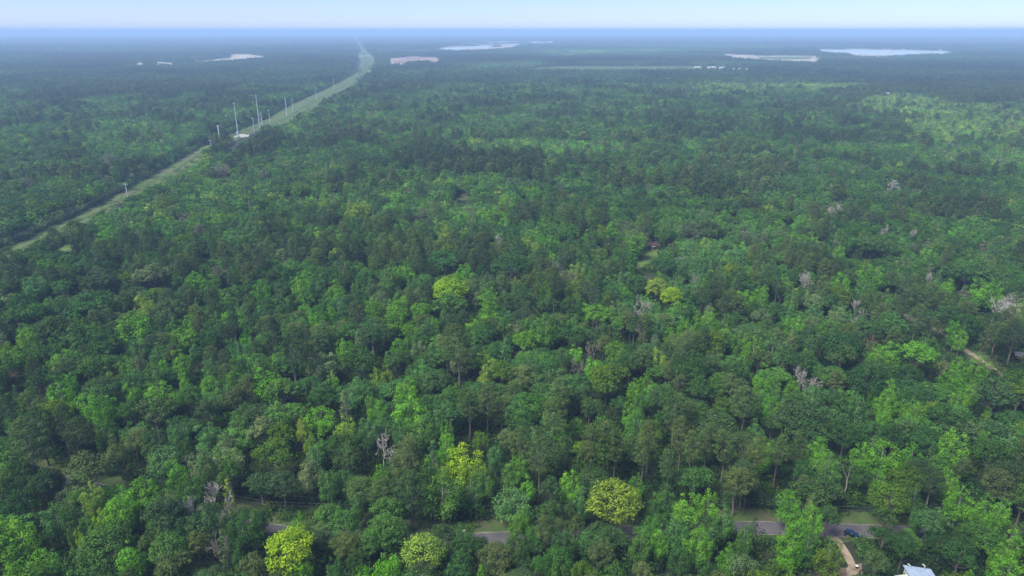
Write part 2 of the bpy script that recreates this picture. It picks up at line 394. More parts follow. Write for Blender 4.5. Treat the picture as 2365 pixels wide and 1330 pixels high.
TRACK = [G(x, y)[:2] for x, y in [(2040, 706), (2068, 718), (2110, 738), (2170, 767), (2205, 792), (2238, 814), (2262, 830), (2300, 856), (2380, 900), (2480, 950)]]
ribbon(TRACK, -4.5, 10.5, .012, "track_verge", M_VERGE, "green verge of the sandy track", .6)
ribbon(TRACK, -1.5, 1.5, .02, "dirt_track", M_DIRT, "pale sandy track between trees and verge", .25)
def ragged(pts, seed=0, far=True):
    r_ = np.random.default_rng(seed + len(pts)); out = []
    for (x1, y1), (x2, y2) in zip(pts, pts[1:] + pts[:1]):
        n_ = max(2, int(abs(x2 - x1) / 6))
        for q in range(n_): out.append((x1 + (x2 - x1) * q / n_ + (r_.normal(0, 1.3) if q else 0), y1 + (y2 - y1) * q / n_ + (r_.normal(0, .45) if q else 0)))
    return out
def gsheet(name, pts, m, label, z=.04):
    if max(p[1] for p in pts) < 170 and name != 'path': pts = ragged(list(pts), len(name))
    return sheet(name, [G(x, y)[:2] for x, y in pts], z, m, label)
LAWN = [(1452, 622), (1458, 600), (1478, 588), (1486, 572), (1522, 566), (1536, 580), (1530, 592), (1505, 604), (1478, 622)]
gsheet("lawn", LAWN, M_LAWN, "small sunny lawn in front of the red house")
gsheet("glade", [(1385, 556), (1402, 545), (1428, 540), (1432, 552), (1408, 566), (1390, 566)], M_VERGE, "small open glade behind the lawn")
gsheet("glade", [(120, 590), (140, 570), (172, 558), (176, 572), (150, 592)], M_LAWN, "bright grass gap under the tall pines by the power line")
gsheet("glade", [(1046, 462), (1050, 440), (1078, 436), (1090, 448), (1080, 462)], M_VERGE, "little clearing with pale debris in mid forest")
gsheet("bare_soil", [(8, 880), (15, 838), (45, 835), (60, 845), (45, 880)], M_LITTER, "reddish bare soil below a forked tree")
gsheet("gravel_pad", [(541, 312), (556, 309.5), (576, 311), (574, 315.5), (548, 318.5), (540, 316)], M_GRAVEL, "white gravel pad beside the tall steel poles")
SANDS = {
    'sand_pit': ([(436, 142), (480, 139), (534, 133), (532, 126), (545, 124.2), (570, 124.6), (620, 131), (585, 135), (541, 140), (457, 145)], M_SAND, "pale sand pit among the far trees beyond the corridor"),
    'sand_patch': ([(312, 146), (330, 145), (331, 151), (313, 151)], M_SAND, "small pale sand patch among far trees"),
    'sand_patch.001': ([(356, 143), (405, 144.5), (400, 149), (360, 150.5)], M_SAND, "narrow pale sand patch beside the sand pit"),
    'red_clearing': ([(896, 137), (899, 134.5), (918, 132.8), (934, 132), (945, 129.8), (966, 130.4), (983, 132.2), (990, 131.6), (997, 130.8), (1008, 132.5), (1016, 135), (1017, 141), (1012, 148), (985, 150), (940, 151), (903, 150), (897, 145)], M_RED, "reddish bare earth clearing right of the corridor"),
    'sand_road': ([(862, 120.2), (905, 116.6), (1000, 117.4), (1002, 119.8), (905, 118.6), (868, 121.6)], M_SAND, "thin pale sand road leading to the sand flats"),
    'sand_flat': ([(1003, 113.5), (1060, 104), (1105, 96.5), (1190, 94.5), (1285, 94.5), (1285, 99), (1210, 101), (1190, 109.5), (1146, 116), (1048, 119.5), (1005, 117)], M_SAND, "wide pale sand flats near the horizon"),
    'sand_patch.002': ([(1297, 124.5), (1326, 124.6), (1328, 128), (1300, 128)], M_RED, "small pinkish bare patch in the far woods"),
    'lake_shore': ([(1840, 108.5), (1905, 110), (2075, 112), (2215, 117.5), (2228, 121.5), (2190, 129.5), (2083, 131.5), (1985, 128), (1915, 125.5), (1870, 118)], M_SAND, "pale shore round the far lake"),
    'sand_meadow': ([(1660, 123.5), (1760, 128), (1905, 129), (1886, 146), (1781, 141), (1700, 136)], M_SAND, "tan open meadow on this side of the lake"),
    'sand_patch.003': ([(1902, 127.2), (1990, 129.2), (2082, 131.8), (2150, 132), (2080, 133.6), (1980, 131.4)], M_SAND, "thin tan strip along the near lake bank"),
    'path': ([(826, 128.8), (858, 127.6), (858, 129.2), (826, 130.4)], M_SAND, "pale cross path over the power line corridor"),
}
for nm, (pts, m, lb) in SANDS.items(): gsheet(nm, pts, m, lb, .05)
LAKE = [(1880, 116.5), (1903, 112.8), (1990, 113), (2073, 114.6), (2150, 117), (2210, 121), (2184, 127), (2083, 128.8), (1985, 124.8), (1920, 123)]
gsheet("lake_water", LAKE, M_WATER, "pale lake near the horizon", .12)
gsheet("lake_water", [(1025, 112), (1085, 106.5), (1150, 105), (1140, 108.5), (1070, 113.2), (1030, 115)], M_WATER, "long pale pond on the sand flats", .12)
gsheet("meadow_strip", [(1090, 102.5), (1180, 97.5), (1262, 97), (1200, 100), (1130, 103.5)], M_GRASS, "dull green strip across the sand flats", .09)
gsheet("meadow_strip", [(1060, 107.5), (1130, 101), (1190, 99.5), (1150, 103), (1085, 106.5)], M_GRASS, "long green bank between the ponds of the sand flats", .1)
gsheet("soil_strip", [(905, 143), (940, 139.5), (1000, 138), (985, 141.5), (930, 144.5)], M_LITTER, "darker graded strip across the red clearing", .1)
gsheet("soil_strip", [(930, 135.5), (960, 133.2), (985, 134), (960, 136)], M_LITTER, "small dark graded strip at the back of the red clearing", .1)
gsheet("lake_water", [(1175, 99.8), (1280, 96.2), (1275, 98), (1190, 103)], M_WATER, "thin far pond on the sand flats", .12)
gsheet("meadow_strip", [(1745, 133), (1800, 130.5), (1880, 131), (1870, 136), (1800, 137.5)], M_GRASS, "dull green strip across the tan meadow", .09)
gsheet("meadow_strip", [(1180, 160), (1290, 152.5), (1600, 152), (1640, 157), (1560, 163), (1300, 164)], M_GRASS, "long pale strip of young growth across the forest", .06)

def shrink(p, fx=.97, fy=.85):
    a = np.array(p, float); c = (a.max(0) + a.min(0)) / 2; return [tuple(q) for q in c + (a - c) * [fx, fy] + [0, -.4]]
# open views: ground that the photograph shows free of crowns
OPEN = [
    [(40, 556), (140, 511), (270, 446), (358, 396), (457, 339), (463, 366), (440, 380), (380, 412), (290, 452), (200, 497), (100, 540)],
    [(605, 277), (663, 243), (761, 199), (800, 180), (801, 193), (754, 218), (710, 242), (663, 276), (645, 288), (602, 288)],
    [(812, 166), (850, 164), (868, 142), (858, 128), (850, 116), (834, 98), (825, 85), (815, 85), (823, 98), (826, 116), (827, 128), (825, 142)],
    [(541, 311), (576, 310), (575, 316), (541, 318)], [(518, 346), (545, 329), (600, 298), (606, 291), (572, 306), (530, 332)], [(0, 570), (45, 553), (100, 531), (100, 543), (40, 566), (0, 582)],
    shrink([(1180, 160), (1290, 152.5), (1600, 152), (1640, 157), (1560, 163), (1300, 164)], .95, .7),
    [(620, 1210), (662, 1212), (652, 1238), (622, 1242)], [(945, 1234), (1000, 1233), (975, 1262), (950, 1262)],
    [(1082, 1228), (1178, 1226), (1152, 1256), (1100, 1252)], [(1432, 1213), (1462, 1213), (1462, 1246), (1428, 1246)],
    [(1703, 1186), (1832, 1188), (1802, 1232), (1758, 1232), (1703, 1214)], [(1942, 1184), (2012, 1188), (2002, 1246), (1942, 1246)],
    [(2085, 1192), (2132, 1196), (2122, 1218), (2090, 1246)], [(0, 1067), (30, 1062), (8, 1082), (0, 1086)],
    [(1460, 606), (1480, 590), (1526, 584), (1500, 602), (1470, 618)], [(1485, 561), (1521, 561), (1521, 582), (1486, 584)],
    [(1561, 604), (1577, 603), (1579, 621), (1563, 625)], [(1925, 1238), (1948, 1242), (1978, 1286), (1960, 1302), (1943, 1280)],
    [(1960, 1298), (1988, 1298), (1988, 1320), (1962, 1320)], [(1858, 1303), (1952, 1313), (1952, 1330), (1858, 1330)],
    [(2078, 1298), (2152, 1300), (2174, 1335), (2056, 1335)],
    [(2103, 732), (2132, 744), (2126, 750), (2100, 740)], [(2158, 761), (2174, 757), (2242, 806), (2264, 822), (2300, 846), (2290, 856), (2228, 818)],
    [(2215, 788), (2302, 838), (2302, 850), (2240, 804)], [(2343, 814), (2366, 814), (2366, 838), (2343, 838)],
    [(1388, 560), (1402, 548), (1426, 544), (1406, 562)], [(134, 584), (140, 572), (168, 562), (166, 576)], [(1050, 456), (1056, 443), (1080, 442), (1076, 458)],
    [(12, 868), (20, 845), (45, 842), (50, 856)],
]
BROKEN = [shrink(v[0]) for k, v in SANDS.items() if not k.startswith('lake')]
OPEN.append(shrink(LAKE, .98, .72))   # far clearings keep islands of trees

FARH = [(150, 107, 30, "white low building near the horizon beyond the sand pit"), (179, 119.5, 24, "white shed in far woods short of the sand pit, end of three"), (163, 119, 18, "small white shed beside the far woodland one"), (8, 120, 18, "white shed at the far edge of view"),
        (1612, 159, 30, "long white building at the far end of the young growth strip"), (1642, 159, 36, "longest white building by the young growth strip"), (1668, 160, 24, "white building third along the young growth strip"), (1692, 163, 13, "small white cabin behind the long buildings"),
        (1708, 162, 11, "tiny white cabin fifth in the building row"), (1724, 163.5, 14, "white cabin closing the building row"), (1846, 107, 44, "white building standing before the lake end"), (1972, 110.5, 18, "white house first along the far lakeshore"),
        (2050, 112.5, 40, "largest white house on the far lakeshore"), (2088, 113.5, 20, "white house beside the largest lakeshore one"), (2107, 114.5, 18, "white house fourth along the far lakeshore"), (2172, 118, 16, "white house at the end of the far lakeshore"), (1993, 111, 14, "small house second along the far lakeshore"),
        (2049, 218, 9, "lone white cabin among the lake side pines"), (2263, 151.5, 10, "white cabin in the woods this side of the lake end"), (193, 118.3, 10, "smallest white shed short of the sand pit")]
for fx_, fy_, fl_, _ in FARH:
    d_ = float(pix(*G(fx_, fy_))[2]); hp_ = 7 * F / d_; wp_ = fl_ * .55 * F / d_
    OPEN.append([(fx_ - wp_, fy_ - hp_), (fx_ + wp_, fy_ - hp_), (fx_ + wp_, fy_ + .5), (fx_ - wp_, fy_ + .5)])

# ------------------------------------------------------------------ tree colours and the trees one can single out in the photograph
TINT = {  # real leaf colours
    'Y': (.19, .31, .014), 'L': (.185, .27, .035), 'Z': (.095, .28, .010), 'B': (.100, .240, .020), 'V': (.082, .142, .016), 'G': (.066, .150, .027),
    'T': (.066, .152, .040), 'D': (.043, .098, .024), 'K': (.053, .100, .030), 'O': (.079, .114, .034), 'P': (.048, .082, .029), 'S': (.122, .172, .062), 'N': (.105, .108, .070)}
COLW = {'Y': 'bright yellow', 'L': 'pale yellow-green', 'Z': 'vivid lime green', 'B': 'bright green', 'V': 'olive-yellow', 'G': 'mid-green', 'T': 'blue-green',
        'D': 'dark green', 'K': 'dull grey-green', 'O': 'olive', 'P': 'blackish green', 'S': 'silvery green', 'N': 'pale greyish'}
CROPS = {1: (0, 960, 3.595), 2: (590, 960, 3.595), 3: (1180, 960, 3.595), 4: (1765, 960, 3.595), 5: (0, 620, 3.595), 6: (590, 620, 3.595),
         7: (1180, 620, 3.595), 8: (1765, 620, 3.595), 9: (0, 340, 2.956), 10: (790, 340, 2.956), 11: (1565, 340, 2.956)}
HER = {1: """p190,10,380,O b1460,10,190,T o700,300,420,O o960,245,210,O o130,400,300,D o330,450,260,K o120,620,300,D b1450,350,190,B b1560,480,230,G b1200,430,260,D b760,550,190,L
 b1180,500,240,B b990,600,250,B b960,690,230,B b1200,620,190,B b1380,590,220,G o1340,690,350,P s1880,530,120,L o1700,740,330,K b2010,800,280,D b430,720,230,T s610,700,100,G b700,770,160,G
 b830,780,140,Y b140,880,300,B b60,960,220,B b340,1090,230,B b190,1180,280,B b460,1130,200,G b60,1270,280,B b570,890,80,V b640,920,80,Y o850,930,380,G o1000,860,220,G b690,1030,240,G b1040,1040,250,B
 o1240,960,230,O o1380,990,280,G o1620,960,230,O o1400,1130,330,O s1840,940,140,S b1960,1020,110,G o2070,1150,250,O b1250,110,200,K s1680,170,120,T b850,20,180,G""",
 2: """o50,10,250,S o210,60,280,V o160,200,380,V b370,10,110,L b440,120,120,L b520,180,120,B b500,190,150,T b730,0,190,L o700,140,250,D o880,150,200,D o770,255,240,K b1040,395,140,B b430,340,230,S b590,440,180,G
 p1240,215,300,O b1200,20,150,T b1270,140,130,S s1470,200,140,T b1580,50,120,B b1590,150,180,B o1870,140,190,V b1740,235,310,Y b1560,370,130,Y b1990,210,150,T b1900,420,180,G b2120,370,160,G o2090,110,150,S
 o600,735,290,G o1090,680,300,G o730,790,230,G o1060,830,380,G b830,640,130,T b350,810,160,B o270,960,440,Y b290,1140,200,T b390,1210,150,B o90,1170,190,O b1080,1150,230,Z b900,1260,190,Z o1390,1005,340,L
 o1730,980,220,D o1850,1010,170,D o1700,1150,280,D b640,1180,130,T o850,1110,200,D o40,780,150,D o1540,890,200,K""",
 3: """p70,110,200,O p250,160,290,O p680,85,260,O p800,15,260,O p880,110,210,O p450,150,180,K p1110,160,190,O p1160,40,190,O p1320,270,180,O p1430,25,210,O p1520,135,180,O p1650,45,200,O p1800,120,210,O p2050,165,210,O
 b440,85,150,B b1050,480,120,B b560,340,130,G b50,340,180,B b140,490,150,B b600,600,190,T o870,555,420,L o320,700,270,K o490,710,140,O o540,830,180,O b1290,570,210,G b1190,680,120,G b1450,640,250,B b1640,625,210,B
 b1790,750,210,G b1570,930,230,B b1240,895,170,B b1090,930,190,G b120,760,130,B b40,810,120,B b50,950,180,G o760,1040,210,O o400,1100,250,G o250,1170,220,G o600,1200,220,V b860,1230,220,G o1100,1210,180,S b350,1230,120,B
 o100,1110,200,K o1420,1100,220,D b1640,1150,180,D b1830,1070,180,B o1930,1150,250,S s2030,840,100,D b1960,900,150,G b2050,30,180,T""",
 4: """p140,150,200,O p310,140,150,O b480,190,220,B b540,310,250,G o400,20,330,D o690,50,250,D b1010,195,250,B b850,230,190,B b1240,235,160,B b960,420,110,B o1060,570,290,V o1030,760,230,K b1270,570,130,K b1600,130,250,B
 b1480,260,180,G b1560,440,140,B b1850,130,120,B o1920,170,380,D b230,610,200,B b400,650,110,S b420,740,180,B b300,820,200,B b240,970,230,B b390,960,190,G o550,740,190,K b570,1040,220,V o1430,765,270,T b1300,730,130,G
 b1650,590,200,B b1860,660,200,B b2000,690,160,B b1900,800,150,B b2080,930,180,B b2000,1060,190,B b2060,1150,280,B o950,1120,230,O b80,1180,130,V b230,1240,140,V b1740,1250,110,B o1180,1000,200,D o1650,1050,280,D""",
 5: """b1140,190,130,L b1230,240,110,L b1170,290,140,L b270,60,190,T o510,90,210,G o840,0,250,P o740,60,160,P o760,175,400,D o1020,230,170,K o1410,240,300,K b1600,20,170,B b1760,50,130,G b1890,160,170,G s1630,240,80,T
 b1090,340,270,B b1140,420,140,G o290,290,160,G o120,310,240,G o450,370,340,K b620,380,140,B b200,450,180,B b580,480,200,G b760,440,140,G b480,520,160,G o860,510,300,D b90,600,200,B b1440,400,140,G b1560,380,140,B b1800,360,140,T
 b1730,440,160,T b1450,560,130,G b1610,580,150,T b1490,660,160,B b1040,740,130,B b900,800,220,V b1340,720,100,B b1250,780,180,G b1080,810,180,T o820,900,340,K b560,860,130,B b450,880,150,B b460,960,240,B b230,990,170,T
 b740,990,240,B b830,1060,220,B b1000,940,130,B b1090,940,160,B b1520,870,110,B o1550,960,230,G b1930,820,120,B o1940,970,250,O o1260,1060,350,P o1700,1080,250,P b1740,740,140,T b2030,480,110,Z b1910,570,110,T b1980,600,150,T""",
 6: """o1610,68,310,Y o1590,190,330,G b40,90,150,B b370,60,180,B b500,40,150,T b660,90,160,B b840,90,120,G b1140,0,150,G b1300,80,130,T b230,200,170,T b580,180,150,G b680,200,200,T b400,250,130,B b40,290,130,T b500,310,170,B
 b620,300,130,B b970,240,170,B b1180,210,170,B b1150,290,220,B b1370,250,160,B b1940,150,170,B b1930,260,160,B b1590,260,110,B b1210,400,80,B b1290,430,150,B o970,460,290,K p290,480,320,P s550,430,160,T b740,580,160,B
 b1190,540,170,B b1350,580,140,S p1680,460,320,O o1620,370,230,K o850,630,370,D o1190,680,250,D b1090,800,100,L b1010,820,130,L b1250,900,220,B s2080,570,150,T b1960,740,150,L b1900,790,130,L o2050,760,260,V p1770,990,210,O
 p1920,970,200,O o220,900,280,G o530,990,280,D s730,1010,120,S b1010,1100,160,B b960,1030,110,B b640,870,110,B s1830,500,130,G o2090,200,200,K""",
 7: """o1220,75,200,L o1340,150,190,Y b520,90,150,V b820,170,130,V o140,500,240,B b290,370,250,G o720,290,240,B b1330,450,130,B b1460,410,140,B b1670,320,170,B b1550,350,110,B b2090,190,120,B b880,590,180,B b1220,660,170,L
 b1720,630,110,S b2020,560,200,B b1910,520,130,G o820,770,330,V o800,850,260,V o2080,330,160,S b1130,870,130,B b1030,910,120,B b1080,1010,140,G p1380,1010,250,O p1960,950,250,O p370,1060,260,O b1760,1030,140,V b1000,1110,130,B
 o500,230,190,D o310,230,200,K o80,190,210,K o800,450,220,K o540,490,250,D o1520,740,330,D o1580,890,280,D o1850,870,280,O o2070,670,200,O o660,1070,250,K b1060,1180,160,G o760,1230,250,G o1440,1250,220,O o1180,1260,190,V
 b2080,870,130,B o1050,50,200,D""",
 8: """b1080,210,130,Z b640,30,140,G b1540,80,110,B b1830,90,190,B b1610,430,150,B b1650,510,100,B o1080,360,270,T o900,400,290,D o1500,300,280,K o1680,370,250,D b190,390,130,B b290,390,120,B s120,840,100,B b250,900,140,B
 b30,900,80,B o420,200,220,S b610,310,150,S b420,370,130,S s250,480,110,S b990,650,180,B o1300,600,320,B o1490,760,140,S b1800,730,200,B b1620,730,140,B b1600,810,200,B b1050,910,170,B b1040,1000,180,B b920,950,100,B
 b1010,1140,130,B b1240,1070,160,B b1290,1120,180,B b1620,1020,140,B b1740,930,120,B b1870,1150,100,B o1960,900,400,K o330,1120,400,K o880,800,330,D o1210,790,230,D o660,620,260,K o640,520,330,D b60,1060,150,B b150,1100,130,S""",
 9: """o1030,785,240,S b1110,300,130,V o2040,230,180,V b2210,350,60,Y b450,190,120,V b60,220,100,V p1900,420,150,P p1780,450,150,P p1840,440,130,P p480,490,180,P p350,540,140,P p60,670,180,P b1170,480,170,G b740,520,130,B
 b1460,410,130,B b1690,300,180,G b1590,540,150,G b1700,490,150,T b870,650,90,T b280,170,90,V b1500,440,110,B b1340,850,130,B b1450,860,110,B b220,880,150,T o700,820,200,P o640,780,150,P b310,740,100,B b860,740,70,B""",
 10: """b110,350,160,L b110,395,100,Y b970,410,110,B b700,560,90,L b720,615,150,V b1850,480,110,B b1310,260,110,B b380,280,130,B o1560,520,170,G b1110,450,80,B o700,690,260,D o1150,720,260,D b830,790,150,B b300,820,160,G b390,810,110,B
 o2190,740,180,D b1600,780,120,L b1760,670,120,V b2010,560,150,B o2240,560,120,D p1780,360,140,P p1620,420,110,P p1560,430,100,P b560,350,110,B b1130,310,110,B b860,180,100,B b2110,290,60,B""",
 11: """b330,400,90,B b470,270,80,B b710,470,110,B b190,610,80,L s680,620,80,T b1340,790,190,B b1550,740,100,S o1350,600,300,K o220,490,190,P b920,580,110,B b1640,440,110,B b1790,480,110,B b1920,520,110,B b1110,670,90,B
 o2000,770,330,D b1670,800,100,G b1120,850,130,B b1290,900,140,G s540,590,90,T b840,450,110,B b1360,370,80,B b1000,240,90,G b2160,900,170,B"""}
TYPE = {'p': 'pine', 'o': 'oak', 'b': 'broad', 's': 'slim'}
H0 = {'pine': 24.0, 'oak': 15.5, 'broad': 17.0, 'slim': 15.0}
trees = []      # dicts: kind, x, y, w, h, tint key, hero
for c, txt in HER.items():
    ox, oy, s = CROPS[c]
    for w in txt.split():
        k = TYPE[w[0]]; a, b, ww, t = w[1:].split(',')
        px, py, pw = ox + float(a) / s, oy + float(b) / s, float(ww) / s
        h = H0[k]
        for _ in range(2):
            X, Y, d = P(px, py + pw * .06, h * .97)
            wm = pw * d / F
            h = float(np.clip(H0[k] * (.55 + .45 * wm / KIND[k][1]), H0[k] * .7, H0[k] * 1.3))
        trees.append(dict(k=k, x=float(X), y=float(Y), w=float(wm) * 1.04, h=h, t=t, hero=True))
nh = len(trees)
# leafless trees: (crop, x, top, width, sort, phrase, bottom)
BAREL = [(1, 1740, 550, 190, 'fan', "white leafless tree with fanned twigs, tallest of the pale clump near the road"), (1, 1590, 655, 150, 'fan', "small white leafless tree leaning beside the tallest fan-shaped pale one"),
         (1, 1910, 615, 160, 'fan', "white leafless tree beside the narrow yellow-green tree near the road"), (1, 1800, 960, 210, 'grey', "reddish grey leafless tree above the near edge of the view"),
         (2, 1035, 110, 250, 'white', "bleached white dead tree with crooked limbs standing among dark crowns"), (4, 690, 430, 110, 'snag', "broken grey snag leaning toward the bright tree above the road"),
         (7, 1100, 215, 220, 'white', "forked bleached dead tree below two yellow crowns"), (7, 1120, 460, 150, 'grey', "grey leafless tree with fine twigs below the forked bleached one"),
         (7, 690, 590, 190, 'grey', "brownish leafless tree behind a wide olive-yellow oak"), (7, 560, 725, 160, 'grey', "smaller tan leafless tree in front of the brownish one"),
         (7, 1215, 540, 90, 'grey', "thin pinkish leafless tree close beside the fine twigged grey one"), (8, 345, 25, 140, 'white', "pale leafless tree among bright crowns on the lake side slope of the wood"),
         (8, 780, 250, 90, 'fan', "small upright pale leafless tree this side of the sandy track"), (8, 850, 335, 110, 'wide', "low white leafless tree this side of the sandy track"),
         (8, 300, 790, 150, 'white', "white dead tree with bent limbs between bright green crowns"), (8, 400, 895, 120, 'wide', "low spreading white dead limbs just in front of the bent white one"),
         (8, 1950, 195, 390, 'wide', "broad white leafless tree spreading behind the sandy track"), (8, 1390, 30, 90, 'fan', "tall thin pale leafless tree behind the sandy track"),
         (8, 930, 535, 110, 'rust', "tan dead tree standing in a dark gap below the sandy track"), (9, 1520, 100, 160, 'grey', "pinkish grey leafless tree beside the grass corridor"),
         (9, 700, 50, 160, 'grey', "grey leafless tree in the wood beyond the corridor"), (9, 170, 195, 100, 'grey', "smaller grey leafless tree beyond the corridor near the edge of view"),
         (9, 1800, 140, 90, 'grey', "slim grey leafless tree among dark crowns this side of the corridor"), (10, 1090, 590, 140, 'fan', "silver leafless tree with dense twigs in the middle of the wood"),
         (10, 1680, 405, 80, 'rust', "tall rust-coloured dead pine behind the lawn"), (10, 525, 405, 110, 'grey', "pale grey leafless crown far behind the yellow dome"),
         (10, 1440, 760, 80, 'white', "small white leafless tree this side of the glade"), (10, 1500, 235, 80, 'grey', "grey leafless tree far in the middle of the forest"),
         (10, 1550, 830, 100, 'grey', "pinkish leafless tree below a pale yellow-green crown this side of the glade"), (11, 1500, 215, 100, 'white', "tall whitish leafless tree far in the lake side woods"),
         (11, 1085, 375, 120, 'fan', "pale fanned leafless crowns over a wide dark oak"), (11, 1430, 530, 80, 'white', "whitish broken tree in a dark hollow of the lake side woods"),
         (11, 1605, 550, 80, 'fan', "pale upright leafless tree beside the dark hollow"), (11, 880, 860, 110, 'fan', "white leafless stems rising through bright foliage"),
         (11, 100, 860, 80, 'grey', "grey bare saplings near the grey-roofed house"), (11, 280, 785, 60, 'grey', "tall grey bare sapling between dark and bright trees near the grey-roofed house")]
bares = []
for c, a, b, ww, srt, lb in BAREL:
    ox, oy, s = CROPS[c]; px, py, pw = ox + a / s, oy + b / s, ww / s
    h = 16.5
    X, Y, d = P(px, py, h); wm = float(pw * d / F); h = float(np.clip(11 + wm * .6, 13, 20)); X, Y, d = P(px, py, h)
    bares.append(dict(k='bare', x=float(X), y=float(Y), w=wm, h=h, sort=srt, label=lb))

# ------------------------------------------------------------------ fill: every other tree of the forest
def vnoise(X, Y, s, seed):
    r = np.random.default_rng(seed); g = r.random((64, 64))
    x = X / s + 1000.5; y = Y / s + 1000.5; xi = np.floor(x).astype(int); yi = np.floor(y).astype(int); fx = x - xi; fy = y - yi
    fx = fx * fx * (3 - 2 * fx); fy = fy * fy * (3 - 2 * fy)
    q = lambda a, b: g[a % 64, b % 64]
    return (q(xi, yi) * (1 - fx) + q(xi + 1, yi) * fx) * (1 - fy) + (q(xi, yi + 1) * (1 - fx) + q(xi + 1, yi + 1) * fx) * fy
def grid(y0, y1, s, seed, margin=1.14):
    r = np.random.default_rng(seed); xm = .745 * (CT * y1 + CAMZ * ST) * margin + 25
    nx_, ny_ = int(2 * xm / s), int((y1 - y0) / s)
    gx, gy = np.meshgrid(np.arange(nx_), np.arange(ny_))
    X = -xm + (gx + .5 * (gy % 2) + r.uniform(-.38, .38, gx.shape)) * s; Y = y0 + (gy + r.uniform(-.38, .38, gx.shape)) * s
    X, Y = X.ravel(), Y.ravel(); k = np.abs(X) < .745 * (CT * Y + CAMZ * ST) * margin + 25
    return X[k], Y[k]
def allowed(X, Y, H, W, steps=6):
    ok = ~inside(X, Y, COR_POLY)
    near = Y < 420
    isl = (vnoise(X * .5, Y, 130, 31) > .88) if np.max(Y) > 1900 else None
    ok &= ~(near & (seg_dist(X, Y, ROADL) < 4.6)); ok &= ~(near & (seg_dist(X, Y, DRIVE) < 3.4)); ok &= ~(near & (seg_dist(X, Y, TRACK) < 3.2))
    for i in range(steps):
        z = H * i / (steps - 1); px, py, d = pix(X, Y, z)
        for q in ((0,) if i in (0, 1) else (-.3, .3)):
            for poly in OPEN:
                ok &= ~inside(px + q * W * F / d, py, poly)
            if isl is not None:
                for poly in BROKEN: ok &= isl | ~inside(px + q * W * F / d, py, poly)
    return ok
hx = np.array([t['x'] for t in trees + bares]); hy = np.array([t['y'] for t in trees + bares]); hw = np.array([t['w'] for t in trees + bares])
hh = np.array([t['h'] for t in trees + bares])
hpx, hpt, hd = pix(hx, hy, hh); hwp = hw * F / hd
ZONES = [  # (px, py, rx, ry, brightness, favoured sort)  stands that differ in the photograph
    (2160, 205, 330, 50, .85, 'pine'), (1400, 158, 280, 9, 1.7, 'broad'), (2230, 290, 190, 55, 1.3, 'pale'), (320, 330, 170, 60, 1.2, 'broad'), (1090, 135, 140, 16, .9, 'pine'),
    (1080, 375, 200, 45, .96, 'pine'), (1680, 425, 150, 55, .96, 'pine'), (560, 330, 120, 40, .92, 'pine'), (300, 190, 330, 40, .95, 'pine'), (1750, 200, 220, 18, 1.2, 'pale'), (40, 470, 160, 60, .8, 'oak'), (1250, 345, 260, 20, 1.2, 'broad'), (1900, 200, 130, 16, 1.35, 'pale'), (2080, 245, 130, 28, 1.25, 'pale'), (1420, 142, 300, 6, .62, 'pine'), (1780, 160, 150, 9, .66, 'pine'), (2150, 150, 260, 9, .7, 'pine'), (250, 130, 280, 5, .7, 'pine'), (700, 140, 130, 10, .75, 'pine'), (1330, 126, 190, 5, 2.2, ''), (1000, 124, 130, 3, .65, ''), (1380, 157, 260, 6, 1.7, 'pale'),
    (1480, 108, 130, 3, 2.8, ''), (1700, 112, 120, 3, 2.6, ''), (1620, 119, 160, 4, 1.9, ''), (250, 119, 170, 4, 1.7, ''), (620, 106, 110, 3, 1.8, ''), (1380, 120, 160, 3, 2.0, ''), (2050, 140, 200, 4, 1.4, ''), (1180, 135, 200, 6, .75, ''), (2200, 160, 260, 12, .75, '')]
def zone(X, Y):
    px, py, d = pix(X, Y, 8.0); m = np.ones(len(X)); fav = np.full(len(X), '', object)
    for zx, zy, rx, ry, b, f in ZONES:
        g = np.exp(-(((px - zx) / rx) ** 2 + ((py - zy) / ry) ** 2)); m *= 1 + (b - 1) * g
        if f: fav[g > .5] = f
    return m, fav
def choose(X, Y, r):
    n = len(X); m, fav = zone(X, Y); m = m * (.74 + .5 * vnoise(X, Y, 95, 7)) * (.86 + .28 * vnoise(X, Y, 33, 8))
    a = vnoise(X, Y, 42, 1) * .6 + vnoise(X, Y, 16, 2) * .4; u = r.random(n); b = vnoise(X, Y, 70, 3)
    kind = np.where(a + (u - .5) * .5 > np.where(Y > 420, .77, .58), 'pine', np.where(b + (r.random(n) - .5) * .9 > .5, 'broad', 'oak')).astype(object)
    kind[r.random(n) < .05] = 'slim'
    u2 = r.random(n)
    kind[(fav == 'pine') & (u2 < .5)] = 'pine'; kind[(fav == 'broad') & (u2 < .7)] = 'broad'; kind[(fav == 'pale') & (u2 < .7)] = 'broad'; kind[(fav == 'oak') & (u2 < .6)] = 'oak'
    pal = {'pine': ('OPKO', (.38, .34, .16, .12)), 'oak': ('DKGDVN', (.36, .25, .20, .12, .06, .015)), 'broad': ('GTBDSLYN', (.33, .25, .17, .11, .075, .03, .01, .035)), 'slim': ('TGSB', (.4, .3, .2, .1))}
    t = np.empty(n, object)
    for k, (s, p) in pal.items():
        q = kind == k; t[q] = r.choice(list(s), q.sum(), p=np.array(p) / sum(p))
    q = (fav == 'pale') & (kind == 'broad') & (r.random(n) < .6); t[q] = r.choice(list('SLV'), q.sum())
    return kind, t, m
rf = np.random.default_rng(5)
X, Y = grid(70, 1850, 7.6, 21)
keep = rf.random(len(X)) < np.where(Y < 700, 1.0, .92); X, Y = X[keep], Y[keep]
